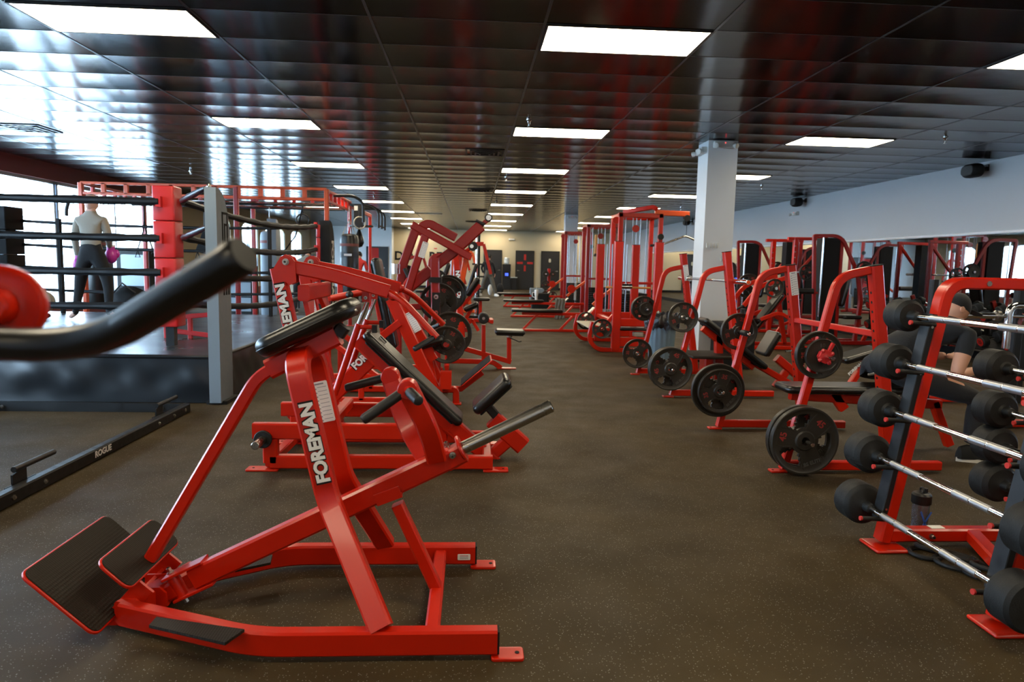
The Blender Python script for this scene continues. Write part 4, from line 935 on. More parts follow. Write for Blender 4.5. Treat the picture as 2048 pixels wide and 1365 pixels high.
# corner posts with boards
def board(x, y, w, d, m, label, logo=None, sx=1, top=1.92):
    T = thing('corner_post', label, 'ring post', (x, y, 0), 'ring corner posts'); b = B(); n = 8
    prof = [(0, .02), (d, .02), (d, top-.42)]+[(d-d*.9*(1-math.cos(PI/2*i/n)), top-.42+.42*math.sin(PI/2*i/n)) for i in range(1, n+1)]+[(0, top)]
    b.prism([Vector((x, y+q, z)) for q, z in prof], Xa*w, m); part(b, 'board', T)
    b = B(); b.box((x-.09, y+d*.1, 0), (x+.09, y+d+.05, .03), BLK); part(b, 'base_plate', T)
    if logo == 'FOREMAN': decal(T, 'lettering', 'FOREMAN', (x+w/2+.002, y+d*.55, 1.10), -Za, Ya, .22, 1.05, outline=False)
    if logo == 'mark':
        b = B(); xx = x+w/2+.001; c = y+d*.62
        for z0_, z1_, ya_, yb_ in ((1.72, 1.70, -.07, .07), (1.72, 1.40, -.07, -.05), (1.72, 1.45, .05, .07), (1.42, 1.40, -.07, .02), (1.60, 1.45, -.02, 0), (1.62, 1.60, -.02, .05), (1.36, 1.34, -.03, .07), (1.36, 1.24, .04, .06), (1.20, 1.10, -.07, -.04), (1.20, 1.10, -.01, .02), (1.20, 1.10, .05, .08), (1.06, .98, -.07, -.04), (1.06, .98, -.01, .02), (1.06, .98, .05, .08)):
            b.box((xx-.001, c+ya_, min(z0_, z1_)), (xx+.003, c+yb_, max(z0_, z1_)), BLKM)
        part(b, 'dark_emblem', T, 'dark angular emblem')
    return T
board(-2.275, 6.24, .10, .32, GREY, 'tall grey corner post board at the near corner, dark angular emblem on its side', 'mark')
board(-2.30, 11.05, .16, .36, BLKM, 'black corner post board at the far corner with white vertical lettering', 'FOREMAN', top=1.93)
board(-7.2, 11.05, .14, .34, GREY, 'grey corner post board at the far window corner'); board(-7.2, 6.24, .14, .34, GREY, 'grey corner post board at the near window corner')
board(-3.55, 12.6, .16, .3, GREY, 'pale grey upright board behind the ring beside a heavy bag', top=2.02)
def cpad(x, y, m, label, top=2.0, bot=.62, w=.21):
    T = thing('corner_pad', label, 'corner pad', (x, y, RZ), 'ring corner pads')
    zs = [top, 1.66, 1.30, .97, bot]
    for i in range(4):
        b = B(); b.slab((x, y, (zs[i]+zs[i+1])/2), Xa, Ya, Za, w, w, zs[i]-zs[i+1]-.006, m, r=.02, e=.012); part(b, 'cushion_section', T)
    b = B(); b.box((x-.04, y-.04, RZ), (x+.04, y+.04, bot+.02), BLK); part(b, 'pad_core', T)
    for z in ZR:
        b = B(); b.box((x-.05, y-w/2-.05, z-.05), (x+.0, y-w/2-.003, z+.05), m); part(b, 'rope_strap', T)
ZR = [.83, 1.16, 1.49, 1.84]
cpad(-3.0, 7.10, REDV, 'red square corner pad at the near corner of the ring'); cpad(-2.375, 10.95, REDV, 'red corner pad at the far corner, mostly behind the black board', w=.06, top=1.86)
cpad(-6.95, 10.75, BLKM, 'black corner pad at the far window corner, a wide dark block', w=.42); cpad(-7.0, 7.1, BLKM, 'black corner pad at the near window corner')
def rope(p, q, sag, side, label, r=.036, dz2=0):
    p, q = vec(p), vec(q); b = B(); N = 40; pts = []
    for i in range(N+1):
        t = i/N; s = 4*t*(1-t); pts.append(p.lerp(q, t)-Za*sag*s+side*s); 
    rnd = random.Random(int(p.z*100)); b.tube(pts, r, ROPE, 10, rad=[r*(1+.10*math.sin(i*1.7)+rnd.uniform(-.06, .06)) for i in range(N+1)])
    one(b, 'ring_rope', label, 'ring rope', 'ring ropes')
lv_ = ['lowest', 'second lowest', 'second highest', 'highest']
for i, z in enumerate(ZR):
    rope((-3.02, 6.965, z), (-6.98, 6.965, z+(.0, .01, .02, .03)[i]), .01, -Ya*.02, '%s black ring rope on the near side' % lv_[i])
    rope((-6.9, 10.9, z-.03), (-2.44, 10.93, z-.03), .05, Ya*.0, '%s black ring rope on the far side' % lv_[i], r=.022)
    rope((-2.87, 7.15, z+.02), (-2.40, 10.88, z-.01), .10, Xa*.06, '%s black ring rope on the aisle side' % lv_[i])
    rope((-7.02, 7.25, z), (-7.02, 10.5, z), .04, Xa*0, '%s black ring rope along the window side' % lv_[i], r=.024)
def turnb(p, q, z, label, n_=0):
    T = thing('turnbuckle', label, 'turnbuckle', p, 'ring turnbuckles'); p = vec((*p[:2], z+.11)); q = vec((*q[:2], z-.01)); d = q-p
    b = B(); b.tube([p+d*(.12+.08*i) for i in range(10)], .03, BLACKV, 12, rad=[.018, .024, .028, .026, .031, .027, .034, .026, .031, .022]); part(b, 'cover', T)
    b = B(); b.tube([p, p+d*.14], .012, STL, 8); b.tor(p+d*.04, Xa, .02, .006, CHR, 14, 6); part(b, 'eye_bolt', T)
for i, z in enumerate(ZR): turnb((-2.34, 6.42, z), (-2.88, 7.02, z), z, '%s turnbuckle between near corner post and its red pad' % lv_[i])
for i in range(3):
    b = B(); x = -6.2+i*1.55; b.box((x-.02, 10.865, RZ), (x+.02, 10.935, 1.85), BLKM); one(b, 'rope_spacer', '%s black webbing strap tying the far ropes together' % ['leftmost', 'middle', 'rightmost'][i], 'strap', 'rope spacer straps')
# low red step frame on the deck
T = thing('step_frame', 'low red tubular frame on the ring deck beneath the red corner pad', 'step', (-2.8, 7.8, RZ))
for n_, pts in (('top_rail', [(330, 637), (428, 629)]), ('bottom_rail', [(330, 660), (428, 682)])):
    q = PX(pts, 7.75); b = B(); q[0].z = max(q[0].z, RZ+.03); q[1].z = max(q[1].z, RZ+.03); b.beam(q, .05, .05, REDV); part(b, n_, T)
for x in (332, 380, 425): q = V(x, 634, 7.75); b = B(); b.beam([Vector((q.x, 7.75, RZ)), q], .045, .045, REDV); part(b, 'upright_bar', T)
# things on the far edge of the deck
def blob(x, y, z, sc, m, name, label, cat):
    b = B(); rnd = random.Random(len(label)); b.ball((x, y, z+sc[2]), 1, m, 24, sc=sc)
    for v_ in b.bm.verts:
        v_.co += Vector((rnd.uniform(-1, 1), rnd.uniform(-1, 1), rnd.uniform(-1, 1)))*.012
        if v_.co.z < z+.004: v_.co.z = z+.004
    return b
b = blob(-4.95, 10.35, RZ, (.30, .20, .22), BLKM, '', 'duffel bag dark', ''); b.tube([(-5.1, 10.2, RZ+.36), (-4.95, 10.15, RZ+.5), (-4.8, 10.2, RZ+.36)], .012, BLK, 8); one(b, 'duffel_bag', 'round dark duffel bag at the far edge of the ring', 'bag')
b = blob(-4.75, 10.08, RZ, (.14, .08, .07), PINK, '', 'pink', ''); one(b, 'pink_glove', 'magenta glove lying in front of the duffel bag', 'boxing glove')
b = B(); b.tor((-6.25, 10.35, RZ+.20), (.3, -1, .2), .15, .045, CREAM, 30, 8); b.tor((-6.2, 10.4, RZ+.20), (.5, -1, .1), .12, .04, CREAM, 30, 8); one(b, 'rope_coil', 'pale coiled rope at the far edge of the ring', 'rope')
b = blob(-5.95, 9.75, RZ, (.22, .14, .05), BLKM, '', 'flat dark', ''); one(b, 'head_guard', 'flat dark pad on the canvas left of the boxer', 'pad')

# ------------------------------------------------------------------ training rig behind the ring
T = thing('training_rig', 'tall orange-red training rig with ladder beams behind the boxing ring', 'training rig', (-4.5, 13.5, 0))
gx = [-6.45, -4.35, -3.95, -2.46]
def ladder(p, q, m, rungs, parent, name='ladder_beam'):
    p, q = vec(p), vec(q); d = q-p; side = Za.cross(d.normalized()); b = B(); b.beam([p, q], .05, .045, m, side=side); b.beam([p-Za*.17, q-Za*.17], .05, .045, m, side=side)
    for i in range(rungs+1): c = p+d*(i/rungs); b.beam([c, c-Za*.17], .05, .07, m, side=side)
    return part(b, name, parent)
for y in (12.0, 14.2):
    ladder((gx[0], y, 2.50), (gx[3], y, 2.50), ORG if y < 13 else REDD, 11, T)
    for x in gx:
        if y > 13 and x == -3.95: continue
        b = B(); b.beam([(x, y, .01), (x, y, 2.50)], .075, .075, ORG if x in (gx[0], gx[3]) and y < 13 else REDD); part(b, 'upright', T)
        foot((x, y, 0), .15, .15, T)
for x in (gx[0], gx[3]): ladder((x, 12.0, 2.48), (x, 14.2, 2.48), RED, 6, T)
b = B(); b.beam([(gx[3], 14.2, 2.40), (gx[3], 17.0, 2.40)], .06, .08, RED); part(b, 'side_beam', T)
b = B(); b.beam([(gx[3], 17.0, .01), (gx[3], 17.0, 2.42)], .07, .07, RED); part(b, 'upright', T)
for i, y in enumerate((12.35, 12.75, 13.2, 13.7)):
    b = B(); b.tube([(gx[0], y, 2.28), (gx[3], y, 2.28)], .016, CHR if i % 2 == 0 else BLK, 10); part(b, 'pull_up_bar', T)
b = B(); b.tube([(-6.4, 12.1, 2.22), (-6.62, 12.0, 2.30), (-6.70, 12, 2.05), (-6.7, 12, 1.95)], .03, BLK, 10, fil=.1); part(b, 'curved_bracket', T)
for i, (y, dz) in enumerate(((12.6, 0), (14.6, .0), (15.1, 0), (15.6, 0))):
    b = B(); b.tube([(gx[3], y, 2.45), (gx[3]+.35, y, 2.46), (gx[3]+.52, y, 2.35), (gx[3]+.52, y, 2.0)], .025, BLK, 10, fil=.12); part(b, 'curved_bracket', T, 'black curved pull-up bracket')
b = B(); b.tube([(gx[3]+.52, 14.6, 2.05), (gx[3]+.52, 15.6, 2.05)], .018, BLK, 8); part(b, 'bracket_bar', T)
for (x, y) in ((-5.6, 12.35), (-5.25, 12.35), (-4.75, 12.75)):
    S_ = thing('suspension_straps', 'black suspension straps hanging %s from the rig bar' % {-5.6: 'nearest the windows', -5.25: 'in the middle', -4.75: 'beside the triangular strap'}[x], 'suspension strap', (x, y, 2.28), 'suspension straps')
    b = B(); b.tube([(x, y-.02, 2.28), (x, y-.03, 1.9)], .012, BLKM, 6); part(b, 'anchor_strap', S_)
    for s_ in (-1, 1): b = B(); b.tube([(x, y-.03, 1.92), (x+.02*s_, y-.03, 1.75), (x+.13*s_, y-.03, 1.42)], .012, BLKM, 6); b.tube([(x+.13*s_, y-.03, 1.42), (x+.09*s_, y-.03, 1.30), (x+.17*s_, y-.03, 1.30), (x+.13*s_, y-.03, 1.42)], .010, BLKM, 6); part(b, 'strap_handle', S_)
b = B(); x, y = -4.62, 12.4; b.prism([Vector((x, y, 1.85)), Vector((x+.20, y, 1.42)), Vector((x+.05, y, 1.36)), Vector((x-.17, y, 1.42))], Ya*.04, BLKM); b.tube([(x, y, 2.28), (x, y, 1.8)], .014, BLKM, 6); one(b, 'triangle_harness', 'black triangular harness hanging from the rig bar', 'harness')
for x, y, l in ((-3.05, 12.8, 'black gymnastic ring hanging near the orange post'), (-2.1, 13.2, 'tan gymnastic ring hanging beside the curved bracket')):
    R_ = thing('gym_ring', l, 'gymnastic ring', (x, y, 2.2), 'gymnastic rings'); b = B(); b.tor((x, y, 2.02), (.5, -1, 0), .11, .013, BLK if x < -3 else CREAM, 28, 8); part(b, 'ring', R_); b = B(); b.tube([(x, y, 2.28), (x, y, 2.13)], .010, BLKM, 6); part(b, 'strap', R_)
b = B(); b.tube([(-3.05, 12.81, 2.26), (-3.2, 12.9, 1.75), (-3.7, 13.0, 1.1)], .012, BLKM, 8); one(b, 'hanging_cable', 'thin black cable slanting down from the rig bar', 'cable')
# heavy bags
def bag(x, y, z0, z1, r, label, band=True, m=None):
    H = thing('heavy_bag', label, 'punching bag', (x, y, z0), 'hanging heavy bags'); b = B(); m = m or VINYL
    b.lathe((x, y, 0), Za, [(r*.6, z0), (r*.95, z0+.02), (r, z0+.05), (r, z1-.10), (r*.9, z1-.03), (r*.6, z1)], m, 28); body = part(b, 'body', H)
    if band: b = B(); b.cyl((x, y, z1-.20), Za, r+.003, .05, MAROON, 28); b.cyl((x, y, z1-.38), Za, r+.002, .10, BLK, 28); b.box((x-.07, y-r-.006, z1-.40), (x+.07, y-r, z1-.36), WHT); part(b, 'band', body, 'dark red band')
    b = B()
    for k_ in range(4): a = k_*PI/2+.4; b.tube([(x+r*.8*math.cos(a), y+r*.8*math.sin(a), z1-.03), (x, y, z1+.26)], .006, STL, 6)
    part(b, 'chains', H, 'four steel chains'); b = B(); b.tube([(x, y, z1+.25), (x, y, 2.30)], .008, STL, 6); part(b, 'hanger', H)
bag(-3.75, 13.2, .18, 1.83, .17, 'grey-black heavy bag with dark red band behind the ring, nearest the grey board', m=GREY)
bag(-2.24, 12.9, .30, 1.80, .165, 'black heavy bag beside the far corner board'); bag(-6.75, 13.0, .45, 1.72, .24, 'wide dark heavy bag in front of the windows, behind the boxer', m=VINYL)
S_ = thing('speed_bag', 'small teardrop speed bag under a round black platform', 'punching bag', (-2.22, 14.3, 1.6))
b = B(); b.lathe((-2.24, 14.0, 1.58), Za, [(.01, 0), (.06, .02), (.095, .09), (.09, .17), (.05, .28), (.02, .36), (.012, .40)], VINYL, 20); part(b, 'bag', S_)
b = B(); b.cyl((-2.20, 14.0, 2.0), Za, .24, .025, BLK, 30); b.box((-2.34, 13.98, 2.0), (-2.16, 14.03, 2.40), BLK); b.box((-2.33, 13.96, 2.3), (-2.26, 13.98, 2.39), PLAST); b.beam([(-2.30, 14.02, 2.38), (-2.42, 14.1, 2.42)], .06, .05, BLK); part(b, 'platform', S_, 'round black platform')

# ------------------------------------------------------------------ rack base lying on the floor
T = thing('floor_rack_base', 'black steel rack base on the floor with ROGUE lettering on its long rail', 'rack base', (-2.6, 5, 0))
b = B(); b.beam([(-2.41, 3.35, .04), (-2.41, 5.95, .04)], .06, .078, BLK, side=Xa); rail = part(b, 'long_rail', T)
b = B(); b.text('ROGUE', (-2.3788, 4.55, .045), Ya, Za, .055, WHT, off=.002, ext=.0005, width=.20); part(b, 'lettering', T, 'white ROGUE lettering')
b = B(); b.beam([(-2.44, 5.93, .04), (-4.02, 5.93, .04), (-4.16, 5.60, .04), (-4.16, 3.6, .04)], .012, .075, BLK, side=Za.cross(Xa), fil=0); part(b, 'rear_rail', T)
def bracket(y, s_):
    b = B(); b.box((-2.447, y-.16, .01), (-2.441, y+.10, .078), BLK); b.prism([Vector((-2.444, y-.10, .07)), Vector((-2.444, y+.02, .07)), Vector((-2.444, y+.02, .15)), Vector((-2.444, y-.10, .13))], Xa*.01, BLK); br = part(b, 'gusset', T)
    b = B(); b.cyl((-2.444, y+.10, .155), Ya, .016, .36, BLK, 14); part(b, 'storage_pin', br)
    for yy in (y-.19, y+.08):
        b = B(); b.cyl((-2.378, yy, .04), Xa, .014, .006, STL, 12); b.cyl((-2.374, yy, .04), Xa, .008, .012, STL, 6); part(b, 'bolt', T)
bracket(3.85, 1); bracket(5.55, -1)
for x in (-2.6, -3.9):
    b = B(); b.cyl((x, 5.918, .04), Ya, .015, .008, STL, 12); part(b, 'bolt', T)
b = B(); b.cyl((-2.378, 5.85, .04), Xa, .014, .006, STL, 12); part(b, 'bolt', T)

# ------------------------------------------------------------------ area beyond the ring
def shelf(x0, x1, y, h, rows, label, m=BLK, goods=True):
    T = thing('display_shelf', label, 'shelf', ((x0+x1)/2, y, 0)); b = B()
    for x in (x0, x1): b.box((x-.02, y-.2, 0), (x+.02, y+.2, h), m)
    for i in range(rows+1): z = .08+(h-.1)*i/rows; b.box((x0, y-.2, z-.015), (x1, y+.2, z+.015), m)
    part(b, 'shelf_frame', T)
    if not goods: return T
    rnd = random.Random(int(x0*10)); cols = [CREAM, ORGS, BLUEP, WHT, BLKM, GREY, REDV]
    n_ = 0
    for i in range(rows):
        z = .08+(h-.1)*i/rows+.015; x = x0+.08
        while x < x1-.12:
            w = rnd.uniform(.08, .14); hh = rnd.uniform(.14, .26); b = B(); m2 = rnd.choice(cols)
            b.lathe((x+w/2, y-.08, z), Za, [(w*.42, 0), (w*.45, .01), (w*.45, hh*.8), (w*.3, hh*.92), (w*.3, hh)], m2, 12)
            one(b, 'supplement_tub', '%s tub in the %s row of the display shelf beyond the ring' % (NUMW[int((x-x0)/.13) % 20], NUMW[i]), 'tub', 'tubs on the display shelves'); x += w+.05; n_ += 1
NUMW = ['first', 'second', 'third', 'fourth', 'fifth', 'sixth', 'seventh', 'eighth', 'ninth', 'tenth', 'eleventh', 'twelfth', 'thirteenth', 'fourteenth', 'fifteenth', 'sixteenth', 'seventeenth', 'eighteenth', 'nineteenth', 'twentieth']
shelf(-6.6, -4.9, 24.0, 1.5, 3, 'open shelf of tubs and bottles beyond the ring')
b = B(); b.box((-6.05, 16.6, 0), (-5.15, 17.1, 1.15), BLKM)
for i in range(3): b.box((-6.03, 16.585, .08+.36*i), (-5.17, 16.6, .40+.36*i), GREY)
one(b, 'storage_cabinet', 'dark storage cabinet with three drawers behind the ring', 'cabinet')
b = B(); b.box((-7.9, 16.0, 0), (-7.2, 17.4, 1.5), BLKM); b.slab((-7.55, 15.98, 1.0), Xa, Za, Ya, .5, .7, .03, GREY, r=.03); one(b, 'locker', 'dark locker by the windows behind the rig', 'locker')
T = thing('glove_rack', 'dark shelving with boxing gear at the left edge behind the ring', 'shelf', (-9, 11, 0), None); T.location = (-7.6, 9.0, 0); ROOTLOC[T.name] = Vector((-7.6, 9.0, 0))
b = B()
for z in (.15, .75, 1.30, 1.72): b.box((-8.0, 7.6, z-.02), (-7.35, 10.4, z+.02), BLKM)
for y in (7.6, 9.0, 10.4): b.box((-8.0, y-.03, 0), (-7.95, y+.03, 1.75), BLKM); b.box((-7.4, y-.03, 0), (-7.35, y+.03, 1.75), BLKM)
part(b, 'shelving_frame', T)
for i, (y, z, m_, l) in enumerate(((8.0, .79, BLKM, 'black boxing glove nearest on the middle shelf'), (8.4, .79, REDV, 'red boxing glove between black gear on the middle shelf'), (8.9, .79, BLKM, 'black boxing glove in the centre of the middle shelf'), (9.5, .79, REDV, 'red boxing glove at the far half of the middle shelf'), (10.0, .79, BLKM, 'black boxing glove farthest on the middle shelf'),
      (7.9, 1.34, MAROON, 'dark red helmet nearest on the upper shelf'), (8.5, 1.34, BLKM, 'black helmet second on the upper shelf'), (9.2, 1.34, BLKM, 'black helmet past the post on the upper shelf'), (9.9, 1.34, MAROON, 'dark red helmet farthest on the upper shelf'))):
    b = B(); b.ball((-7.55, y, z+.13), .13, m_, 16, sc=(1.1, .95, .95)); b.cyl((-7.66, y, z+.07), Xa, .05, .12, m_, 14); one(b, 'boxing_glove' if z < 1 else 'head_guard', l, 'boxing glove' if z < 1 else 'helmet', 'boxing gear on the shelving')
b = B(); b.slab((-4.9, 19.0, .42), Xa, Ya, Za, .5, .5, .1, CREAM, r=.05, e=.04); b.slab((-4.9, 19.22, .72), Xa, Za, Ya, .5, .6, .1, CREAM, r=.08, e=.04)
for x in (-5.1, -4.7):
    for y in (18.8, 19.2): b.box((x-.02, y-.02, 0), (x+.02, y+.02, .38), BLK)
one(b, 'lounge_chair', 'cream padded chair far behind the ring', 'chair')
# ------------------------------------------------------------------ incline pads of the second bench station
T = SB[0]
for ch in list(T.children):
    if ch.name.startswith(('bench_beam', 'bench_pad')):
        bpy.data.objects.remove(ch)
k, u, n = pad(T, 'back_pad', 7.40, (1412, 640), (1537, 738), .28, .065, label='long black incline pad')
b = B(); b.beam([k-n*.07-u*.38, k-n*.07+u*.36], .07, .08, RED); part(b, 'pad_beam', T)
bar(T, 'floor_beam', 7.54, [(1500, 722), (1588, 778)], .07, .07, floor=True); bar(T, 'rear_post', 7.54, [(1437, 672), (1437, 778)], .07, .09, floor=True)
pad(T, 'seat_pad', 7.40, (1533, 714), (1562, 666), .30, .06, label='tilted black seat pad'); bar(T, 'seat_beam', 7.54, [(1553, 716), (1590, 748)], .08, .09); bar(T, 'seat_strut', 7.54, [(1576, 738), (1550, 775)], .06, .08)
b = B(); c = V(1412, 712, 7.5); b.slab((2.62, 7.5, .36), Xa, Ya, Za, .50, .55, .03, TREAD, r=.03); part(b, 'spotter_platform', T, 'dark spotter platform'); b = B(); b.beam([(2.62, 7.5, .02), (2.62, 7.5, .34)], .2, .10, RED); part(b, 'platform_post', T)

# ------------------------------------------------------------------ seated cable machines
def cable_unit(Y, label, armx=0):
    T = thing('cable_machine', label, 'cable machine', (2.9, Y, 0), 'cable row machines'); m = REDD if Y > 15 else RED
    for y in (Y-.35, Y+.35):
        for x in (2.84, 3.62):
            b = B(); b.beam([(x, y, .01), (x, y, 2.34)], .07, .09, m); part(b, 'tower_post', T)
        b = B(); b.beam([(2.80, y, 2.30), (3.66, y, 2.30)], .07, .09, m); part(b, 'top_beam', T)
        b = B(); b.beam([(2.70, y, .04), (3.8, y, .04)], .07, .07, m); part(b, 'base_beam', T)
    for x in (2.84, 3.62): b = B(); b.beam([(x, Y-.38, 2.30), (x, Y+.38, 2.30)], .07, .09, m, side=Za); part(b, 'cross_beam', T)
    b = B(); b.beam([(2.84, Y-.35, 1.0), (3.62, Y-.35, 1.0)], .05, .05, m); part(b, 'mid_beam', T)
    for x in (2.92, 2.975, 3.12, 3.19, 3.34, 3.47):
        b = B(); b.cyl((x, Y-.20 if x < 3.2 else Y+.1, 1.22), Za, .0105, 2.1, GROD, 10); part(b, 'guide_rod', T, 'chrome guide rod')
    for x0, y0 in ((3.03, Y-.2), (3.40, Y+.1)):
        b = B()
        for i in range(14): b.box((x0-.12, y0-.06, .16+.045*i), (x0+.12, y0+.06, .198+.045*i), BLKM)
        w = part(b, 'weight_stack', T, 'black weight stack'); b = B(); b.cyl((x0, y0-.07, .62), Ya, .012, .03, CHR, 10); part(b, 'selector_pin', w)
    b = B(); b.cyl((2.76, Y-.30, 2.20), Ya, .07, .03, m, 22); part(b, 'pulley_wheel', T); b = B(); b.cyl((3.15, Y-.30, 2.05), Ya, .07, .03, m, 22); part(b, 'pulley_wheel', T); b = B(); b.cyl((3.62, Y-.4, 1.9), Ya, .06, .03, BLK, 20); part(b, 'pulley_wheel', T)
    for x in (3.15, 3.62): b = B(); b.cyl((x, Y-.30, 1.3), Za, .004, 1.5, BLK, 6); part(b, 'cable', T)
    # row bench
    b = B(); b.slab((1.30, Y, .41), Xa, Ya, Za, 1.02, .30, .055, VINYL, r=.04, e=.02); part(b, 'bench_pad', T, 'long black bench pad')
    b = B(); b.beam([(1.0, Y, .35), (2.84, Y, .35)], .07, .06, RED); part(b, 'bench_rail', T)
    b = B(); b.beam([(.98, Y-.12, .03), (2.8, Y-.12, .03)], .05, .05, RED); part(b, 'floor_rail', T)
    for x in (1.02, 1.75, 2.3): b = B(); b.beam([(x, Y-.12, .04), (x+.30, Y, .34)], .045, .045, RED); part(b, 'slanted_strut', T)
    # foot rests and pulley arm
    b = B(); b.beam([(2.84, Y-.30, .95), (2.50, Y-.32, .70), (2.36, Y-.32, .56)], .05, .06, ORG); part(b, 'foot_rest_arm', T); b = B(); b.cyl((2.46, Y-.36, .74), Ya, .10, .02, RED, 26); part(b, 'round_guard', T, 'red round guard disc')
    b = B(); b.obox((2.30, Y-.28, .42), Vector((.7, 0, .7)), Ya, Vector((-.7, 0, .7)), .26, .20, .012, STL); part(b, 'foot_plate', T)
    return T
U1 = cable_unit(13.7, 'nearest of the three red cable towers, top beam reaching out to the right'); U2 = cable_unit(17.4, 'middle of the three red cable towers'); U3 = cable_unit(21.5, 'farthest of the three red cable towers')
b = B(); b.beam([(3.5, 13.35, 2.36), (4.17, 13.35, 2.35)], .07, .10, ORG); part(b, 'outreach_beam', U1); b = B(); b.beam([(2.9, 13.4, 2.36), (3.4, 13.1, 2.44), (3.45, 13.05, 2.40)], .08, .08, RED); part(b, 'pulley_arm', U1)
b = B(); b.cyl((4.12, 13.3, 2.27), Ya, .06, .03, BLK, 20); part(b, 'pulley_wheel', U1)
T = thing('lat_bar', 'bent grey lat pulldown bar hanging from the nearest cable tower beam', 'cable handle', (4.12, 13.3, 1.9)); b = B(); q = [(3.45, 13.3, 1.73), (3.62, 13.3, 1.74), (4.10, 13.3, 1.93), (4.58, 13.3, 1.74), (4.75, 13.3, 1.72)]
b.tube(q, .018, STL, 12, fil=.06); part(b, 'bar', T); b = B(); b.tube([(3.42, 13.3, 1.73), (3.62, 13.3, 1.745)], .024, FOAM, 12); b.tube([(4.58, 13.3, 1.745), (4.78, 13.3, 1.72)], .024, FOAM, 12); part(b, 'end_grips', T); b = B(); b.tube([(4.12, 13.3, 1.94), (4.12, 13.3, 2.24)], .006, BLK, 6); part(b, 'cable', T)
b = B(); b.lathe((3.02, 17.0, 1.62), Za, [(.03, 0), (.035, .02), (.03, .42), (.02, .46)], ORGS, 12); b.lathe((3.02, 17.0, 1.55), Za, [(.04, 0), (.05, .03), (.03, .07)], BLK, 12); one(b, 'triceps_rope', 'orange cable rope handle hanging inside the middle tower', 'cable handle')
b = B(); b.lathe((1.62, 17.35, .44), Za, [(.035, 0), (.036, .10), (.046, .13), (.050, .24), (.048, .25), (.02, .255)], WHT, 20); b.tube([(1.57, 17.35, .63), (1.52, 17.35, .62), (1.52, 17.35, .52), (1.58, 17.35, .50)], .009, WHT, 8, fil=.02); b.cyl((1.62, 17.35, .73), Za, .005, .09, PLAST, 8)
one(b, 'tumbler', 'white handled tumbler with straw on the middle row bench', 'tumbler')
for x, y, l in ((2.15, 17.1, 'grey towel draped over the middle row machine'), (2.5, 13.2, 'grey towel hanging on the nearest cable tower foot rest')):
    b = B(); k_ = b.mi(CLOTHG); R = []
    for j in range(12):
        R.append([b.bm.verts.new((x-.12+.24*i/10+.01*math.sin(j), y-.34-.02*math.sin(i*1.9+j*.3)-.01*j/12, .515-.046*j)) for i in range(11)])
    for j in range(11):
        for i in range(10): b.face((R[j][i], R[j][i+1], R[j+1][i+1], R[j+1][i]), k_)
    o = one(b, 'towel', l, 'towel'); md = o.modifiers.new('thick', 'SOLIDIFY'); md.thickness = .012

# ------------------------------------------------------------------ squat machine by the bin
T = thing('squat_machine', 'wide red four-post squat machine with curved front legs and a brass bar across', 'exercise machine', (2.5, 11.2, 0))
for y in (10.5, 12.0):
    for x in (2.22, 2.84):
        b = B(); b.beam([(x, y, .02), (x, y, 1.69)], .075, .135, RED); u_ = part(b, 'upright', T); b = B(); b.obox((x, y, 1.695), Xa, Ya, Za, .135, .075, .006, BLK); part(b, 'end_cap', u_)
    b = B(); b.beam([(1.86, y, .46), (1.80, y, .20), (1.93, y, .035), (2.3, y, .03), (3.1, y, .03)], .06, .065, RED, fil=[.14, .14, .05]); part(b, 'curved_leg', T)
    b = B(); b.beam([(2.22, y, .62), (2.04, y, .40), (1.88, y, .34)], .055, .06, RED); part(b, 'slanted_arm', T)
    b = B(); b.beam([(2.2, y, .46), (2.88, y, .46)], .06, .12, RED); part(b, 'cross_beam', T); b = B(); b.beam([(2.2, y, .16), (2.88, y, .16)], .06, .14, RED); part(b, 'low_beam', T)
    b = B(); b.beam([(1.84, y-.02, .40), (1.98, y, .37)], .05, .05, RED); b.cyl((1.98, y-.14, .37), Ya, .014, .24, CHR, 14); part(b, 'plate_peg', T)
for x in (2.22, 2.84): b = B(); b.beam([(x, 10.5, .46), (x, 12.0, .46)], .07, .08, RED, side=Za); part(b, 'side_beam', T)
b = B(); b.slab((1.98, 11.25, .36), Xa, Ya, Za, .34, 1.2, .02, CREAM, r=.02); part(b, 'deck_plate', T, 'tan deck plate')
b = B(); b.slab((2.52, 10.6, .36), Xa, Ya, Za, .5, .3, .05, VINYL, r=.03, e=.02); b.slab((2.58, 10.55, .28), Xa, Ya, Za, .16, .1, .07, CREAM, r=.02); part(b, 'seat_pad', T)
b = B(); b.cyl((2.5, 11.0, .98), Xa, .016, .72, ORGS, 12); b.cyl((2.45, 11.0, 1.0), Xa, .04, .22, CHR, 16); part(b, 'cross_bar', T, 'brass-coloured cross bar')
b = B(); b.slab((2.9, 12.02, 1.45), Xa, Za, Ya, .06, .28, .006, WHT, r=.005); part(b, 'instruction_placard', T)
for x in (2.36, 2.45, 2.62, 2.71): b = B(); b.cyl((x, 12.1, 1.05), Za, .012, 1.3, GROD, 12); part(b, 'guide_rod', T)
plate('25', (1.98, 10.36, .37), .3, 'plate on the front leg of the squat machine')
plate('25', (1.98, 11.86, .37), .8, 'plate on the rear leg of the squat machine')

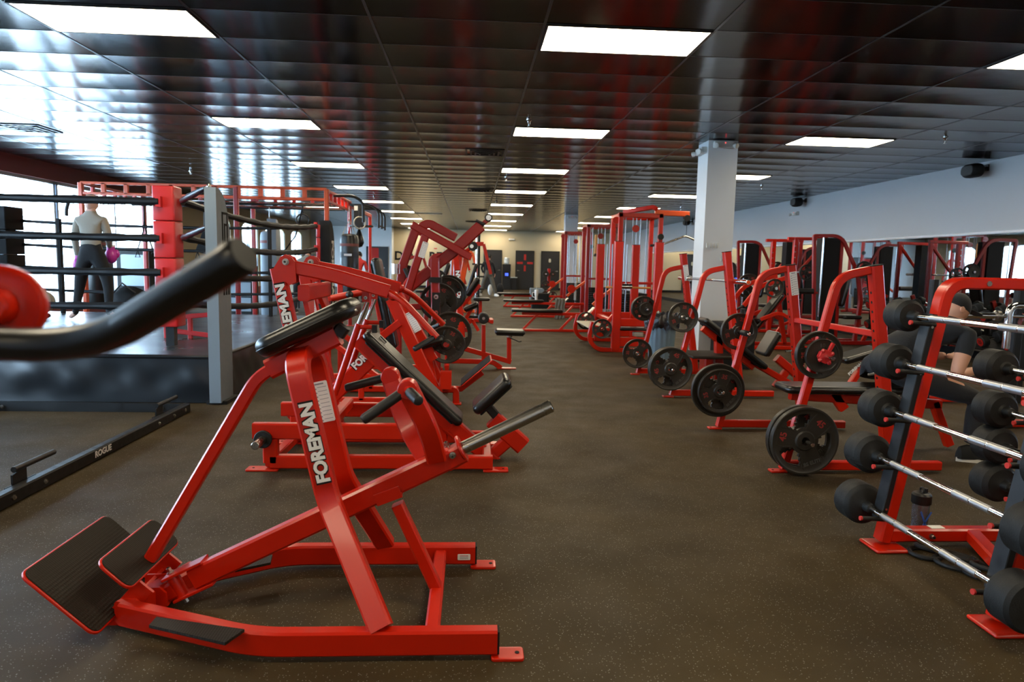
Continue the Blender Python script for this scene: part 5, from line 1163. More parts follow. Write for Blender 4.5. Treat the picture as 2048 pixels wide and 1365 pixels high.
# ------------------------------------------------------------------ bin
T = thing('trash_bin', 'grey-blue ribbed bin with black liner behind the benches', 'bin', (2.56, 9.15, 0)); b = B(); c = Vector((2.56, 9.15, 0)); N = 64
b.loft([[c+Vector(((r+(.007 if j % 4 < 2 else 0))*math.cos(2*PI*j/N), (r+(.007 if j % 4 < 2 else 0))*math.sin(2*PI*j/N), z)) for j in range(N)] for r, z in ((.15, .0), (.155, .02), (.185, .62), (.19, .66))], GRBIN); part(b, 'ribbed_body', T)
b = B(); rnd = random.Random(4); N = 40; k_ = b.mi(BAG); RR = []
for r, z in ((.150, .60), (.155, .68), (.20, .71), (.225, .66), (.232, .58), (.228, .52)):
    RR.append([b.bm.verts.new(c+Vector(((r+rnd.uniform(-.015, .015))*math.cos(2*PI*j/N), (r+rnd.uniform(-.015, .015))*math.sin(2*PI*j/N), z+rnd.uniform(-.02, .02)-(.05*(j % 5 == 0) if z < .55 else 0)))) for j in range(N)])
for a, d in zip(RR, RR[1:]):
    for i in range(N): b.face((a[i], a[(i+1) % N], d[(i+1) % N], d[i]), k_)
b.face(RR[0][::-1], k_); part(b, 'liner', T, 'crumpled black bin liner')

# ------------------------------------------------------------------ selectorized machines along the mirror
def mach(x, Y, label, kind):
    T = thing('weight_stack_machine', label, 'exercise machine', (x, Y, 0), 'machines along the mirror'); m = REDD if kind == 'S' else RED
    if kind == 'S':
        b = B(); b.box((x-.02, Y-.14, .12), (x+.27, Y+.14, 1.90), BLKM); part(b, 'stack_shroud', T, 'tall black stack shroud')
        b = B(); b.beam([(x-.10, Y-.15, .02), (x-.16, Y-.15, 1.0), (x-.22, Y-.15, 1.93), (x+.28, Y-.15, 1.94), (x+.48, Y-.15, 1.55), (x+.62, Y-.15, 1.30)], .05, .06, m, fil=[0, .03, .18, .1]); part(b, 'curved_frame', T)
        b = B(); b.beam([(x+.32, Y-.1, 1.9), (x+.32, Y-.1, .02)], .05, .06, m); part(b, 'rear_post', T)
        b = B(); b.cyl((x-.07, Y-.20, 1.2), Za, .014, 1.4, CHR, 12); part(b, 'guide_rod', T)
        b = B(); b.beam([(x-.3, Y-.2, .04), (x+.9, Y-.2, .04)], .06, .07, m); b.beam([(x-.3, Y+.2, .04), (x+.9, Y+.2, .04)], .06, .07, m); part(b, 'base_rails', T)
        b = B(); b.beam([(x+.62, Y-.15, 1.32), (x+.72, Y-.15, .8), (x+.65, Y-.15, .04)], .06, .07, m, fil=.1); part(b, 'seat_post', T)
        b = B(); b.slab((x+.55, Y-.1, .50), Xa, Ya, Za, .36, .32, .07, VINYL, r=.06, e=.03); part(b, 'seat_pad', T); b = B(); b.slab((x+.40, Y-.1, .95), Vector((.2, 0, .98)), Ya, Vector((-.98, 0, .2)), .55, .28, .07, VINYL, r=.06, e=.03); part(b, 'back_pad', T)
        b = B(); b.cyl((x-.40, Y-.2, .95), Xa, .05, .40, FOAM, 18); part(b, 'foam_roller', T); b = B(); b.beam([(x-.42, Y-.2, .94), (x-.1, Y-.16, .92)], .04, .04, m); part(b, 'roller_arm', T)
        b = B(); b.cyl((x+.66, Y-.22, 1.35), Ya, .02, .3, CHR, 12); part(b, 'plate_peg', T)
        plate('25', (x+.66, Y-.28, 1.35), .3, 'plate high on the '+label.replace(' partly hidden behind the near pillar', '').replace(' with tall black shroud', '').replace(' standing right of the holed rack', ' right of the rack')); plate('10', (x+.66, Y-.34, 1.35), .3, 'small front plate high on the '+label.replace(' partly hidden behind the near pillar', '').replace(' with tall black shroud', '').replace(' standing right of the holed rack', ' right of the rack'))
    else:
        for y in (Y-.5, Y+.5):
            b = B(); b.beam([(x, y, .02), (x, y, 1.93)], .075, .10, m); u_ = part(b, 'upright', T); b = B()
            for i in range(14): b.cyl((x-.02, y-.039, .35+.11*i), Ya, .013, .004, STL, 10)
            part(b, 'peg_row', u_, 'row of bright pegs')
            b = B(); b.beam([(x-.16, y, 1.92), (x+.62, y, 1.93)], .07, .06, m); part(b, 'top_beam', T)
            b = B(); b.beam([(x+.10, y, 1.30), (x+.60, y, 1.90)], .05, .05, m); part(b, 'gusset', T)
            b = B(); b.beam([(x+.58, y, .02), (x+.58, y, 1.92)], .06, .08, m); part(b, 'rear_upright', T)
            b = B(); b.beam([(x-.32, y, .035), (x+.9, y, .035)], .06, .06, m); part(b, 'base_rail', T); b = B(); b.beam([(x-.30, y, .05), (x-.16, y, .26), (x, y, .30)], .05, .05, m, fil=.1); part(b, 'curved_foot', T)
        b = B(); b.box((x+.10, Y+.1, .5), (x+.36, Y+.3, 1.88), BLKM); part(b, 'stack_shroud', T)
        barbell((x+.15, Y, 1.28), 1.7, 'dark-sleeved barbell resting on '+label, sl=.3)
        plate('25', (x+.15, Y-.72, 1.28), .4, 'plate on the bar of '+label)
    return T
mach(6.25, 12.2, 'curved-top machine with tall black shroud standing right of the holed rack', 'S'); mach(6.20, 15.6, 'curved-top machine with tall black shroud just right of the near pillar', 'S')
mach(6.25, 13.7, 'holed rack with black panel between two curved-top machines', 'R'); mach(6.35, 18.8, 'farther curved-top machine partly hidden behind the near pillar', 'S')

# machine with hanging loaded arms between benches and mirror
def lever(x, Y, label, s=1):
    T = thing('lever_machine', label, 'exercise machine', (x, Y, 0), 'plate-loaded machines behind the benches')
    for y in (Y-.3, Y+.3):
        b = B(); b.beam([(x-.6, y, .035), (x+.7, y, .035)], .06, .06, RED); part(b, 'base_rail', T)
        b = B(); b.beam([(x+.5, y, .04), (x+.25, y, 1.25)], .06, .08, RED); part(b, 'rear_post', T)
        b = B(); b.beam([(x+.28, y, 1.22), (x-.25, y, 1.05), (x-.5, y, .72)], .05, .07, RED, fil=.15); part(b, 'lever', T)
        b = B(); b.cyl((x-.58, y, .68), (1, 0, .6), .02, .22, FOAM, 14); part(b, 'grip', T)
        s_ = -1 if y < Y else 1; b = B(); b.cyl((x-.1, y+.15*s_, 1.02), Ya, .024, .28, CHR, 16); part(b, 'weight_peg', T)
        b = B(); b.beam([(x+.42, y, .45), (x+.1, y, .62), (x-.2, y, .50)], .05, .06, RED, fil=.1); part(b, 'swan_beam', T)
    b = B(); b.beam([(x-.35, Y, .04), (x+.3, Y, .9)], .07, .09, RED); part(b, 'pad_beam', T)
    b = B(); b.slab((x+.02, Y, .62), Vector((.6, 0, .8)), Ya, Vector((-.8, 0, .6)), .75, .28, .07, VINYL, r=.06, e=.03); part(b, 'back_pad', T); b = B(); b.slab((x-.30, Y, .46), Xa, Ya, Za, .34, .32, .07, VINYL, r=.06, e=.03); part(b, 'seat_pad', T)
    plate('25', (x-.1, Y-.52, 1.02), .4, 'plate on the near peg of '+label); plate('45', (x-.1, Y+.52, 1.02), .4, 'plate on the far peg of '+label)
lever(4.95, 11.4, 'low red lever machine right of the near pillar')
T = thing('decline_bench', 'black-padded bench with red leg lettered FOREMAN behind the nearest bench station', 'exercise bench', (3.9, 6.9, 0))
k, u, n = pad(T, 'bench_pad', 6.95, (1692, 724), (1770, 701), .30, .06, label='black vinyl pad'); bar(T, 'front_leg', 7.05, [(1735, 715), (1690, 757)], .07, .06, floor=True); bar(T, 'beam', 7.05, [(1725, 728), (1850, 712)], .07, .07); bar(T, 'rear_leg', 7.05, [(1840, 712), (1845, 760)], .07, .06, floor=True)
fa, fb = V(1692, 754, 7.01), V(1730, 719, 7.01); decal(T, 'lettering', 'FOREMAN', (fa+fb)/2-Ya*.004, fb-fa, Ya.cross(fb-fa)*-1 if (Ya.cross(fb-fa)*-1).z > 0 else Ya.cross(fb-fa), .04, .20, outline=False)
# spray bottle on a black box
b = B(); p = V(1466, 645, 9.0); b.box((p.x-.2, 8.85, 0), (p.x+.25, 9.25, p.z-.0), BLKM); one(b, 'plyo_box', 'black box behind the second bench station with a spray bottle on top', 'box')
T = thing('spray_bottle', 'white spray bottle with blue head on the black box', 'spray bottle', (p.x, 9.0, p.z)); b = B(); c = Vector((p.x, 9.0, p.z)); b.lathe(c, Za, [(.045, 0), (.047, .02), (.047, .14), (.02, .20), (.016, .22)], WHT, 18); body = part(b, 'body', T); b = B(); b.cyl(c+Za*.26, Za, .026, .06, BLUEP, 14); b.box(c+Vector((-.05, -.015, .26)), c+Vector((.03, .015, .29)), BLUEP); part(b, 'trigger_head', T, 'blue trigger head')
b = B(); b.box(c+Vector((-.02, -.049, .04)), c+Vector((.02, -.046, .11)), BLUEP); part(b, 'blue_label', body)
b = B(); b.lathe(c+Vector((.14, .03, 0)), Za, [(.04, 0), (.042, .12), (.03, .16), (.035, .18)], BLK, 16); one(b, 'black_cup', 'small black cup beside the spray bottle', 'cup')

# ------------------------------------------------------------------ dumbbell rack under the mirror
T = thing('dumbbell_rack', 'long dark rack of dumbbells under the mirror', 'dumbbell rack', (7.45, 9.5, 0))
for z in (.30, .66):
    b = B(); b.obox((7.42, 9.4, z), Ya, Vector((.95, 0, .3)), Vector((-.3, 0, .95)), 6.4, .34, .02, BLK); part(b, 'tray', T)
for y in (6.4, 8.4, 10.4, 12.4): b = B(); b.beam([(7.25, y, .0), (7.65, y, .9)], .05, .07, RED, side=Ya); b.beam([(7.1, y, .02), (7.85, y, .02)], .05, .04, RED); part(b, 'rack_leg', T)
D0 = None; k_ = 0
for zi, z in enumerate((.30, .66)):
    for j in range(13):
        y = 6.55+.48*j; r = .085-.002*j; lab = 'round black dumbbell with red numeral, %s from the near end of the %s tray' % (NUMW[j], ('lower', 'upper')[zi])
        if D0 is None:
            D0 = thing('dumbbell', lab, 'dumbbell', (7.42, y, z+.10), 'dumbbells under the mirror'); c = Vector((7.42, y, z+.10)); ax = Vector((-.95, 0, -.3))
            b = B(); b.cyl(c, ax, .016, .16, CHR, 12); part(b, 'handle', D0)
            for s_ in (-1, 1): b = B(); b.cyl(c+ax*.12*s_, ax, .082, .10, RUB, 26, e=.012); h_ = part(b, 'head', D0)
            b = B(); f = c+ax*.172; b.cyl(f, ax, .060, .004, REDD, 24); b.text('25', f+ax*.004, -Ya, Vector((-.3, 0, .95)), .07, BLK, ext=.001); part(b, 'red_end_cap', D0, 'red end cap with numeral'); BASE = c
        else: copy_tree(D0, (7.42, y, z+.10), label=lab)

# squat rack at the right edge with chrome bar end
T = thing('power_rack', 'dark squat rack near the mirror holding a thick chrome bar sleeve', 'power rack', (4.7, 5.9, 0))
for x in (4.62, 5.6):
    for y in (5.6, 6.7): b = B(); b.beam([(x, y, .01), (x, y, 1.25)], .07, .07, BLK); part(b, 'upright', T)
for y in (5.6, 6.7): b = B(); b.beam([(4.5, y, .04), (5.75, y, .04)], .06, .06, RED); part(b, 'base_rail', T)
for y in (5.6, ): b = B(); b.beam([(4.62, y-.05, .90), (4.62, y-.10, .99)], .06, .05, CHR); b.tube([(4.46, 5.5, .70), (4.46, 5.5, 1.02), (4.50, 5.5, 1.06), (4.60, 5.5, 1.06)], .03, CHR, 14, fil=.04); part(b, 'chrome_hook', T)
T = thing('thick_barbell', 'thick chrome bar sleeve pointing left in front of the mirror', 'barbell', (4.4, 5.55, .95)); a_, c_ = V(1925, 632, 5.5), V(1990, 632, 5.5); a_.z = c_.z
b = B(); b.cyl((a_+c_)/2, Xa, .026, (c_-a_).length, CHR, 24, e=.003); part(b, 'sleeve', T); b = B(); b.cyl(c_+Xa*.02, Xa, .045, .05, STL, 22, e=.01); part(b, 'collar_ring', T); b = B(); b.cyl(c_+Xa*.65, Xa, .016, 1.25, CHR, 14); part(b, 'shaft', T)
b = B(); b.beam([(3.9, 5.45, .01), (3.9, 5.45, .02)], .1, .1, RED); b.bm.clear()
b.prism([G(1940, 800)+Za*.01, G(2000, 806)+Za*.01, G(1940, 812)+Za*.01], Za*.014, RED); one(b, 'red_foot_plate', 'pointed red steel foot on the floor behind the seated person', 'foot plate')
# ------------------------------------------------------------------ far machines on the left of the aisle
def far_mach(x, Y, label, v):
    T = thing('gym_machine', label, 'exercise machine', (x, Y, 0), 'distant machines left of the aisle'); m = (RED, REDD, ORG)[v % 3]
    b = B(); b.beam([(x-.45, Y, .04), (x+.5, Y, .04)], .08, .08, m); b.beam([(x+.45, Y-.3, .04), (x+.45, Y+.3, .04)], .08, .08, m, side=Za); part(b, 'base_frame', T)
    h = (1.75, 1.45, 1.6)[v % 3]
    b = B(); b.beam([(x-.35, Y, .05), (x-.25, Y, h), (x+.25, Y, h)], .08, .09, m, fil=.15); part(b, 'mast', T)
    b = B(); b.beam([(x+.25, Y, h), (x+.42, Y, h*.62)], .06, .07, m); part(b, 'swing_arm', T); b = B(); b.cyl((x+.42, Y-.1, h*.6), Ya, .018, .3, FOAM, 12); part(b, 'grip', T)
    b = B(); b.slab((x+.0, Y, .98), Vector((.3, 0, .95)), Ya, Vector((-.95, 0, .3)), .7, .28, .08, VINYL, r=.06, e=.03); part(b, 'back_pad', T); b = B(); b.slab((x+.22, Y, .52), Xa, Ya, Za, .38, .32, .07, VINYL, r=.06, e=.03); part(b, 'seat_pad', T)
    b = B(); b.beam([(x+.2, Y, .06), (x+.2, Y, .5)], .07, .07, m); part(b, 'seat_post', T)
    if v % 2 == 0:
        for dx in (-.1, .0): b = B(); b.cyl((x-.30+dx, Y-.15, h*.55), Za, .012, h*.9, GROD, 10); part(b, 'guide_rod', T)
        b = B(); b.box((x-.45, Y-.22, .1), (x-.22, Y-.08, .7), BLKM); part(b, 'weight_stack', T)
    else: plate('35', (x-.1, Y-.30, 1.0), .3, 'plate on '+label); 
for i, (x, Y, l) in enumerate(((-.55, 13.6, 'red machine just past the slim FOREMAN post'), (.0, 15.6, 'tall orange-red machine with chrome rods beside the aisle'), (-.25, 18.6, 'red machine in front of the walking person'), (-1.6, 19.4, 'small dark red machine below the wall lettering'), (-.5, 22.6, 'distant red machine beside the leftmost far door'))):
    far_mach(x, Y, l, (1, 0, 2, 1, 0)[i])
T = thing('cable_column', 'slim black column with white cable rods rising beside the aisle', 'cable machine', (.15, 16.9, 0))
b = B(); b.beam([(.16, 16.9, .0), (.16, 16.9, 2.15)], .06, .06, BLK); part(b, 'column', T); b = B(); b.cyl((.10, 16.85, 1.1), Za, .018, 2.1, CHR, 10); part(b, 'guide_rod', T)
for z in (.7, 1.0, 1.3): b = B(); b.beam([(.0, 16.9, z), (.3, 16.9, z)], .04, .04, BLK); part(b, 'rung', T)
b = B(); b.beam([(-.1, 16.9, .03), (.4, 16.9, .03)], .3, .06, BLK); part(b, 'foot_block', T)
# rack of kettle plates and roller far right of aisle
T = thing('plate_tree', 'small red plate tree in front of the right far door', 'plate tree', (2.55, 23, 0)); b = B(); b.beam([(2.55, 23, .02), (2.55, 23, 1.2)], .09, .09, RED); part(b, 'post', T)
for z in (.3, .66, 1.02):
    for s_ in (-1, 1): b = B(); b.cyl((2.55+.12*s_, 22.92, z), Ya, .02, .3, CHR, 10); part(b, 'peg', T)
b = B(); b.beam([(2.25, 23, .03), (2.85, 23, .03)], .3, .05, RED); part(b, 'base', T)
for i, (s_, z, kd) in enumerate(((-1, .3, '25'), (1, .3, '25'), (-1, .66, '25'), (1, .66, '10'), (-1, 1.02, '10'), (1, 1.02, '10'))): plate(kd, (2.55+.12*s_, 22.84, z), .2*i, 'plate on the %s peg of the small plate tree, %s side' % (('bottom', 'middle', 'top')[i//2], ('aisle', 'wall')[i % 2]))
for i, (x, y) in enumerate(((2.0, 20.2), (2.3, 24.5))):
    b = B(); b.slab((x, y, .25), Xa, Ya, Za, .5, .3, .5, GREY if i else BLKM, r=.05, e=.04); one(b, 'gym_bag', ('black gym bag between the far row benches', 'grey gym bag near the right far door')[i], 'bag')

# ------------------------------------------------------------------ people
def seg_d(p, a, b_):
    ab = b_-a; t = max(0, min(1, (p-a).dot(ab)/max(1e-9, ab.dot(ab)))); return (p-(a+ab*t)).length
def human(T, J, E, mats, name='body', sub=2):
    """J: joint -> (position, radius); E: bones (a, b, material key)"""
    names = list(J); me = bpy.data.meshes.new('skeleton'); idx = {n_: i for i, n_ in enumerate(names)}; loc = ROOTLOC[T.name]
    me.from_pydata([vec(J[n_][0])-loc for n_ in names], [(idx[a], idx[c]) for a, c, _ in E], [])
    ob = bpy.data.objects.new('skeleton', me); COL.objects.link(ob); sk = ob.modifiers.new('skin', 'SKIN'); sk.branch_smoothing = .6
    sv = me.skin_vertices[0].data
    for n_, i in idx.items():
        r = J[n_][1]; sv[i].radius = (r, r) if not isinstance(r, tuple) else r; sv[i].use_root = (n_ == 'pelvis')
    sb_ = ob.modifiers.new('sub', 'SUBSURF'); sb_.levels = sub; sb_.render_levels = sub
    dg = bpy.context.evaluated_depsgraph_get(); dg.update(); out = bpy.data.meshes.new_from_object(ob.evaluated_get(dg)); out.name = name
    bpy.data.objects.remove(ob); keys = list(mats); out.materials.clear()
    for k_ in keys: out.materials.append(mats[k_])
    segs = [(vec(J[a][0])-loc, vec(J[c][0])-loc, keys.index(k_)) for a, c, k_ in E]
    for p in out.polygons:
        c = p.center; best = min(segs, key=lambda s_: seg_d(c, s_[0], s_[1])); p.material_index = best[2]; p.use_smooth = True
    o = bpy.data.objects.new(name, out); COL.objects.link(o); o.parent = T; ROOTLOC[o.name] = loc; return o
def head(T, c, fwd, up, r, skin, hair, cap=None, bald=False, beard=False):
    c, f, u = vec(c), vec(fwd).normalized(), vec(up).normalized(); s_ = f.cross(u).normalized(); b = B(); k_ = 18; N = 24; rings = []
    for i in range(k_+1):
        a = max(.03, min(PI-.03, PI*i/k_)); z = math.cos(a); ring = []
        for j in range(N):
            q = 2*PI*j/N; x, y = math.sin(a)*math.cos(q), math.sin(a)*math.sin(q)
            w = .80-(.16*max(0, -z)); fr = .98 if x > 0 else .96
            if x > 0 and z < -.2: fr *= 1-.12*(-z)
            nose = .16*math.exp(-((y/.13)**2)-((z+.08)/.16)**2) if x > .5 else 0
            brow = .04*math.exp(-((z-.22)/.10)**2) if x > .4 else 0; sock = -.05*math.exp(-(((abs(y)-.32)/.15)**2)-((z-.08)/.10)**2) if x > .4 else 0
            lip = .03*math.exp(-((y/.25)**2)-((z+.42)/.06)**2) if x > .4 else 0; chin = .06*math.exp(-((y/.3)**2)-((z+.8)/.15)**2) if x > 0 else 0
            ring.append(c+(f*(x*fr+nose+brow+sock+lip+chin)+s_*(y*w)+u*(z*1.18))*r)
        rings.append(ring)
    b.loft(rings, skin); h = part(b, 'head', T)
    for sg in (-1, 1):
        b = B(); e = c+s_*sg*r*.80-u*r*.05-f*r*.05; b.ball(e, r*.22, skin, 10, sc=(1, .5, 1.2)); part(b, 'ear', h)
        b = B(); e = c+s_*sg*r*.30+u*r*.09+f*r*.86; b.ball(e, r*.085, WHT, 10); b.ball(e+f*r*.05, r*.045, BLKM, 8); part(b, 'eye', h)
    b = B(); b.beam([c+f*r*.92-u*r*.50-s_*r*.22, c+f*r*.97-u*r*.49, c+f*r*.92-u*r*.50+s_*r*.22], r*.05, r*.04, CLOTHR, side=f); part(b, 'mouth', h)
    b = B(); R2 = []; lo = .30 if bald else .62
    for i in range(10):
        a = .03+(PI*lo if not cap else PI*.47)*i/9; z = math.cos(a)
        R2.append([c+(f*(math.sin(a)*math.cos(2*PI*j/N)*.99-.03)+s_*(math.sin(a)*math.sin(2*PI*j/N)*.83)+u*(z*1.2+(.24*max(0, math.cos(2*PI*j/N)) if i > 5 and not cap else 0)))*r*1.045 for j in range(N)])
    b.loft(R2, cap or hair, cap=True); part(b, 'cap' if cap else 'hair', T)
    if cap: b = B(); b.slab(c+f*r*1.35+u*r*.40, f, s_, u, r*1.0, r*1.35, r*.06, cap, r=r*.4, e=r*.02); b.obox(c+f*r*.2+u*r*.75-s_*r*.80, f, u, s_, r*.25, r*.3, .004, WHT); part(b, 'cap_brim', T)
    return h
def hand(T, wrist, d, palm_n, skin, side, curl=.5, L=.18, name='hand'):
    """palm with four unequal bent fingers and a thumb"""
    w, d, n = vec(wrist), vec(d).normalized(), vec(palm_n).normalized(); s_ = d.cross(n).normalized()*side; n = s_.cross(d).normalized()*(1 if side > 0 else 1)
    if n.dot(vec(palm_n)) < 0: n = -n
    b = B(); b.slab(w+d*L*.26, d, s_, n, L*.54, L*.44, L*.15, skin, r=L*.12, e=L*.06)
    for i, (o, l) in enumerate(((-.165, .40), (-.055, .45), (.055, .42), (.16, .33))):
        p0 = w+d*L*.48+s_*L*o*-1; a1, a2, a3 = curl*.6, curl*1.5, curl*2.2; l1, l2, l3 = l*L*.45, l*L*.32, l*L*.25
        dr = lambda a: d*math.cos(a)+n*math.sin(a)
        p1 = p0+dr(a1)*l1; p2 = p1+dr(a2)*l2; p3 = p2+dr(a3)*l3; b.tube([p0-d*.01, p1, p2, p3, p3+dr(a3)*.004], .008, skin, 8, rad=[.0092, .009, .0082, .0072, .003])
    t0 = w+d*L*.12+s_*L*.18; t1 = t0+(s_*.8+d*.7+n*.3).normalized()*L*.22; t2 = t1+(d*.9+s_*.1+n*.5).normalized()*L*.18; b.tube([t0-s_*.01, t1, t2, t2+d*.003], .01, skin, 8, rad=[.012, .0105, .009, .004])
    return part(b, name, T)
def shoe(T, ankle, fwd, up=Za, m=BLKM, sole=SOLE, L=.28, zf=0):
    a = vec(ankle); f = vec(fwd).normalized(); s_ = f.cross(up).normalized(); g_ = Vector((a.x, a.y, zf)); rings = []; b = B()
    for t, w, h in ((-.27, .022, .055), (-.22, .034, .085), (-.05, .036, .10), (.15, .040, .085), (.38, .047, .060), (.58, .043, .048), (.70, .022, .036)):
        c = g_+f*L*t; rings.append([c+s_*w*math.cos(q)+up*(.022+h*max(0, math.sin(q))) for q in [PI*2*j/16 for j in range(16)]])
    b.loft(rings, m); o = part(b, 'shoe', T); b = B(); rr = []
    for z, k_ in ((0, 1.0), (.024, 1.05), (.028, .98)):
        ring = []
        for j in range(24):
            q = 2*PI*j/24; x = math.cos(q); y = math.sin(q); ring.append(g_+f*L*(.215+.50*x)*1.0+s_*(.040+.008*x)*y*k_+up*(z+(.012 if x > .85 else 0)))
        rr.append(ring)
    b.loft(rr, sole); part(b, 'sole', o, 'pale rubber sole')
# boxer standing in the ring, seen from behind
bx, by = -5.13, 9.75; z0 = RZ; T = thing('person', 'barefoot person standing in the ring, back turned, beige top and black trousers', 'person', (bx, by, z0)); o_ = Vector((bx, by, z0))
J = {'pelvis': (0, 0, .90, (.155, .12)), 'waist': (0, -.01, 1.05, (.145, .105)), 'chest': (0, -.01, 1.22, (.175, .125)), 'upchest': (0, 0, 1.36, (.165, .115)), 'neck': (0, .01, 1.46, .058), 'skull': (0, .03, 1.55, .06),
     'ls': (-.165, 0, 1.36, .066), 'le': (-.215, -.01, 1.10, .052), 'lw': (-.23, .06, .87, .034), 'rs': (.165, 0, 1.36, .066), 're': (.215, .02, 1.12, .052), 'rw': (.13, .20, 1.0, .034),
     'lh': (-.115, 0, .84, .112), 'lk': (-.20, .03, .48, .072), 'la': (-.245, -.02, .10, .042), 'lt': (-.36, .05, .035, .030), 'rh': (.115, 0, .84, .112), 'rk': (.18, .03, .48, .072), 'ra': (.20, -.03, .10, .042), 'rt': (.24, .12, .035, .030)}
Jw = {k_: (o_+Vector(v_[:3]), v_[3]) for k_, v_ in J.items()}
human(T, Jw, [('pelvis', 'waist', 'p'), ('waist', 'chest', 's'), ('chest', 'upchest', 's'), ('upchest', 'neck', 's'), ('neck', 'skull', 'k'), ('upchest', 'ls', 's'), ('ls', 'le', 's'), ('le', 'lw', 's'), ('upchest', 'rs', 's'), ('rs', 're', 's'), ('re', 'rw', 's'),
              ('pelvis', 'lh', 'p'), ('lh', 'lk', 'p'), ('lk', 'la', 'p'), ('la', 'lt', 'k'), ('pelvis', 'rh', 'p'), ('rh', 'rk', 'p'), ('rk', 'ra', 'p'), ('ra', 'rt', 'k')], {'k': SKIN2, 's': pm('beige_cloth', (.36, .31, .25), .85, sheen=.2, bump=.1, bscale=80), 'p': CLOTHD})
head(T, o_+Vector((0, .03, 1.58)), (.2, 1, -.25), (0, .2, 1), .098, SKIN2, SKIN2, bald=True)
for n_, w_, sc_ in (('boxing_glove', 'lw', 1), ('boxing_glove', 'rw', 1)):
    c = Jw[w_][0]+Vector((0, .03, -.12)); G_ = thing(n_, 'magenta boxing glove on the %s hand of the person in the ring' % ('left' if w_ == 'lw' else 'right'), 'boxing glove', c)
    b = B(); b.ball(c, .085, PINK, 18, sc=(.9, 1.0, 1.25)); b.ball(c+Vector((.06, .03, .03)), .04, PINK, 12, sc=(1, 1, 1.5)); part(b, 'mitt', G_); b = B(); b.cyl(c+Za*.11, Za, .052, .08, PINK, 18); b.cyl(c+Za*.135, Za, .054, .02, WHT, 18); part(b, 'cuff', G_, 'cuff with white band')
# person seated on the nearest bench
T = thing('person', 'person in black cap and dark tee seated on the nearest bench, bent over a phone', 'person', (3.0, 4.9, 0))
P = lambda x, y, Y: V(x, y, Y)
hipc = Vector((2.96, 4.90, .64)); ch_ = P(1893, 690, 4.9); sh_c = P(1903, 655, 4.9); hd = P(1913, 618, 4.88)
J = {'pelvis': (hipc, (.165, .14)), 'waist': (hipc.lerp(sh_c, .33)+Vector((-.02, 0, .05)), (.15, .13)), 'chest': (hipc.lerp(sh_c, .68)+Vector((-.02, 0, .04)), (.165, .14)), 'upchest': (sh_c+Vector((-.03, 0, -.01)), (.14, .12)), 'neck': ((sh_c*.45+hd*.55), .055), 'skull': (hd, .06)}
ns, fs = sh_c+Vector((.0, -.19, -.03)), sh_c+Vector((.0, .19, -.03)); ne, nw = P(1912, 752, 4.66), P(1952, 741, 4.72); fe, fw_ = Vector((3.42, 5.15, .66)), Vector((3.56, 4.95, .70))
J.update({'ns': (ns, .072), 'nm': (ns.lerp(ne, .5), .058), 'ne': (ne, .048), 'nw': (nw, .030), 'fs': (fs, .072), 'fm': (fs.lerp(fe, .5), .058), 'fe': (fe, .048), 'fw': (fw_, .030)})
nh, nk, na = hipc+Vector((.04, -.12, -.03)), P(1958, 798, 4.62), Vector((3.50, 4.56, .12)); fh, fk, fa_ = hipc+Vector((.04, .12, -.03)), Vector((3.55, 5.22, .52)), Vector((3.38, 5.22, .12))
J.update({'nh': (nh, .10), 'nk': (nk, .075), 'nc': (nk.lerp(na, .45), .066), 'na': (na, .046), 'fh': (fh, .10), 'fk': (fk, .075), 'fc': (fk.lerp(fa_, .45), .066), 'fa': (fa_, .046)})
human(T, J, [('pelvis', 'waist', 's'), ('waist', 'chest', 's'), ('chest', 'upchest', 's'), ('upchest', 'neck', 's'), ('neck', 'skull', 'k'), ('upchest', 'ns', 's'), ('ns', 'nm', 's'), ('nm', 'ne', 'k'), ('ne', 'nw', 'k'), ('upchest', 'fs', 's'), ('fs', 'fm', 's'), ('fm', 'fe', 'k'), ('fe', 'fw', 'k'),
             ('pelvis', 'nh', 's'), ('nh', 'nk', 'p'), ('nk', 'nc', 'p'), ('nc', 'na', 'p'), ('pelvis', 'fh', 's'), ('fh', 'fk', 'p'), ('fk', 'fc', 'p'), ('fc', 'fa', 'p')], {'k': SKIN, 's': CLOTHN, 'p': CLOTHD})
head(T, hd, (1, -.05, -.55), (.45, 0, .9), .095, SKIN, BLKM, cap=CLOTHD)
hand(T, nw, (1, .1, -.1), (0, .3, 1), SKIN, 1, curl=.7); hand(T, fw_, (.8, -.7, .0), (0, -.2, 1), SKIN, -1, curl=.7)
shoe(T, na, (1, -.12, 0)); shoe(T, fa_, (1, .1, 0))
b = B(); b.box(hipc+Vector((.16, -.20, .32)), hipc+Vector((.20, -.196, .35)), PLAST); b.bm.clear()
c = nw+Vector((.12, .02, .045)); b.slab(c, Vector((.9, .2, .35)).normalized(), Vector((-.2, .97, 0)).normalized(), Vector((-.3, -.1, .9)).normalized(), .15, .075, .009, PLAST, r=.012, e=.003); one(b, 'phone', 'pale phone held in the seated person hands', 'phone')
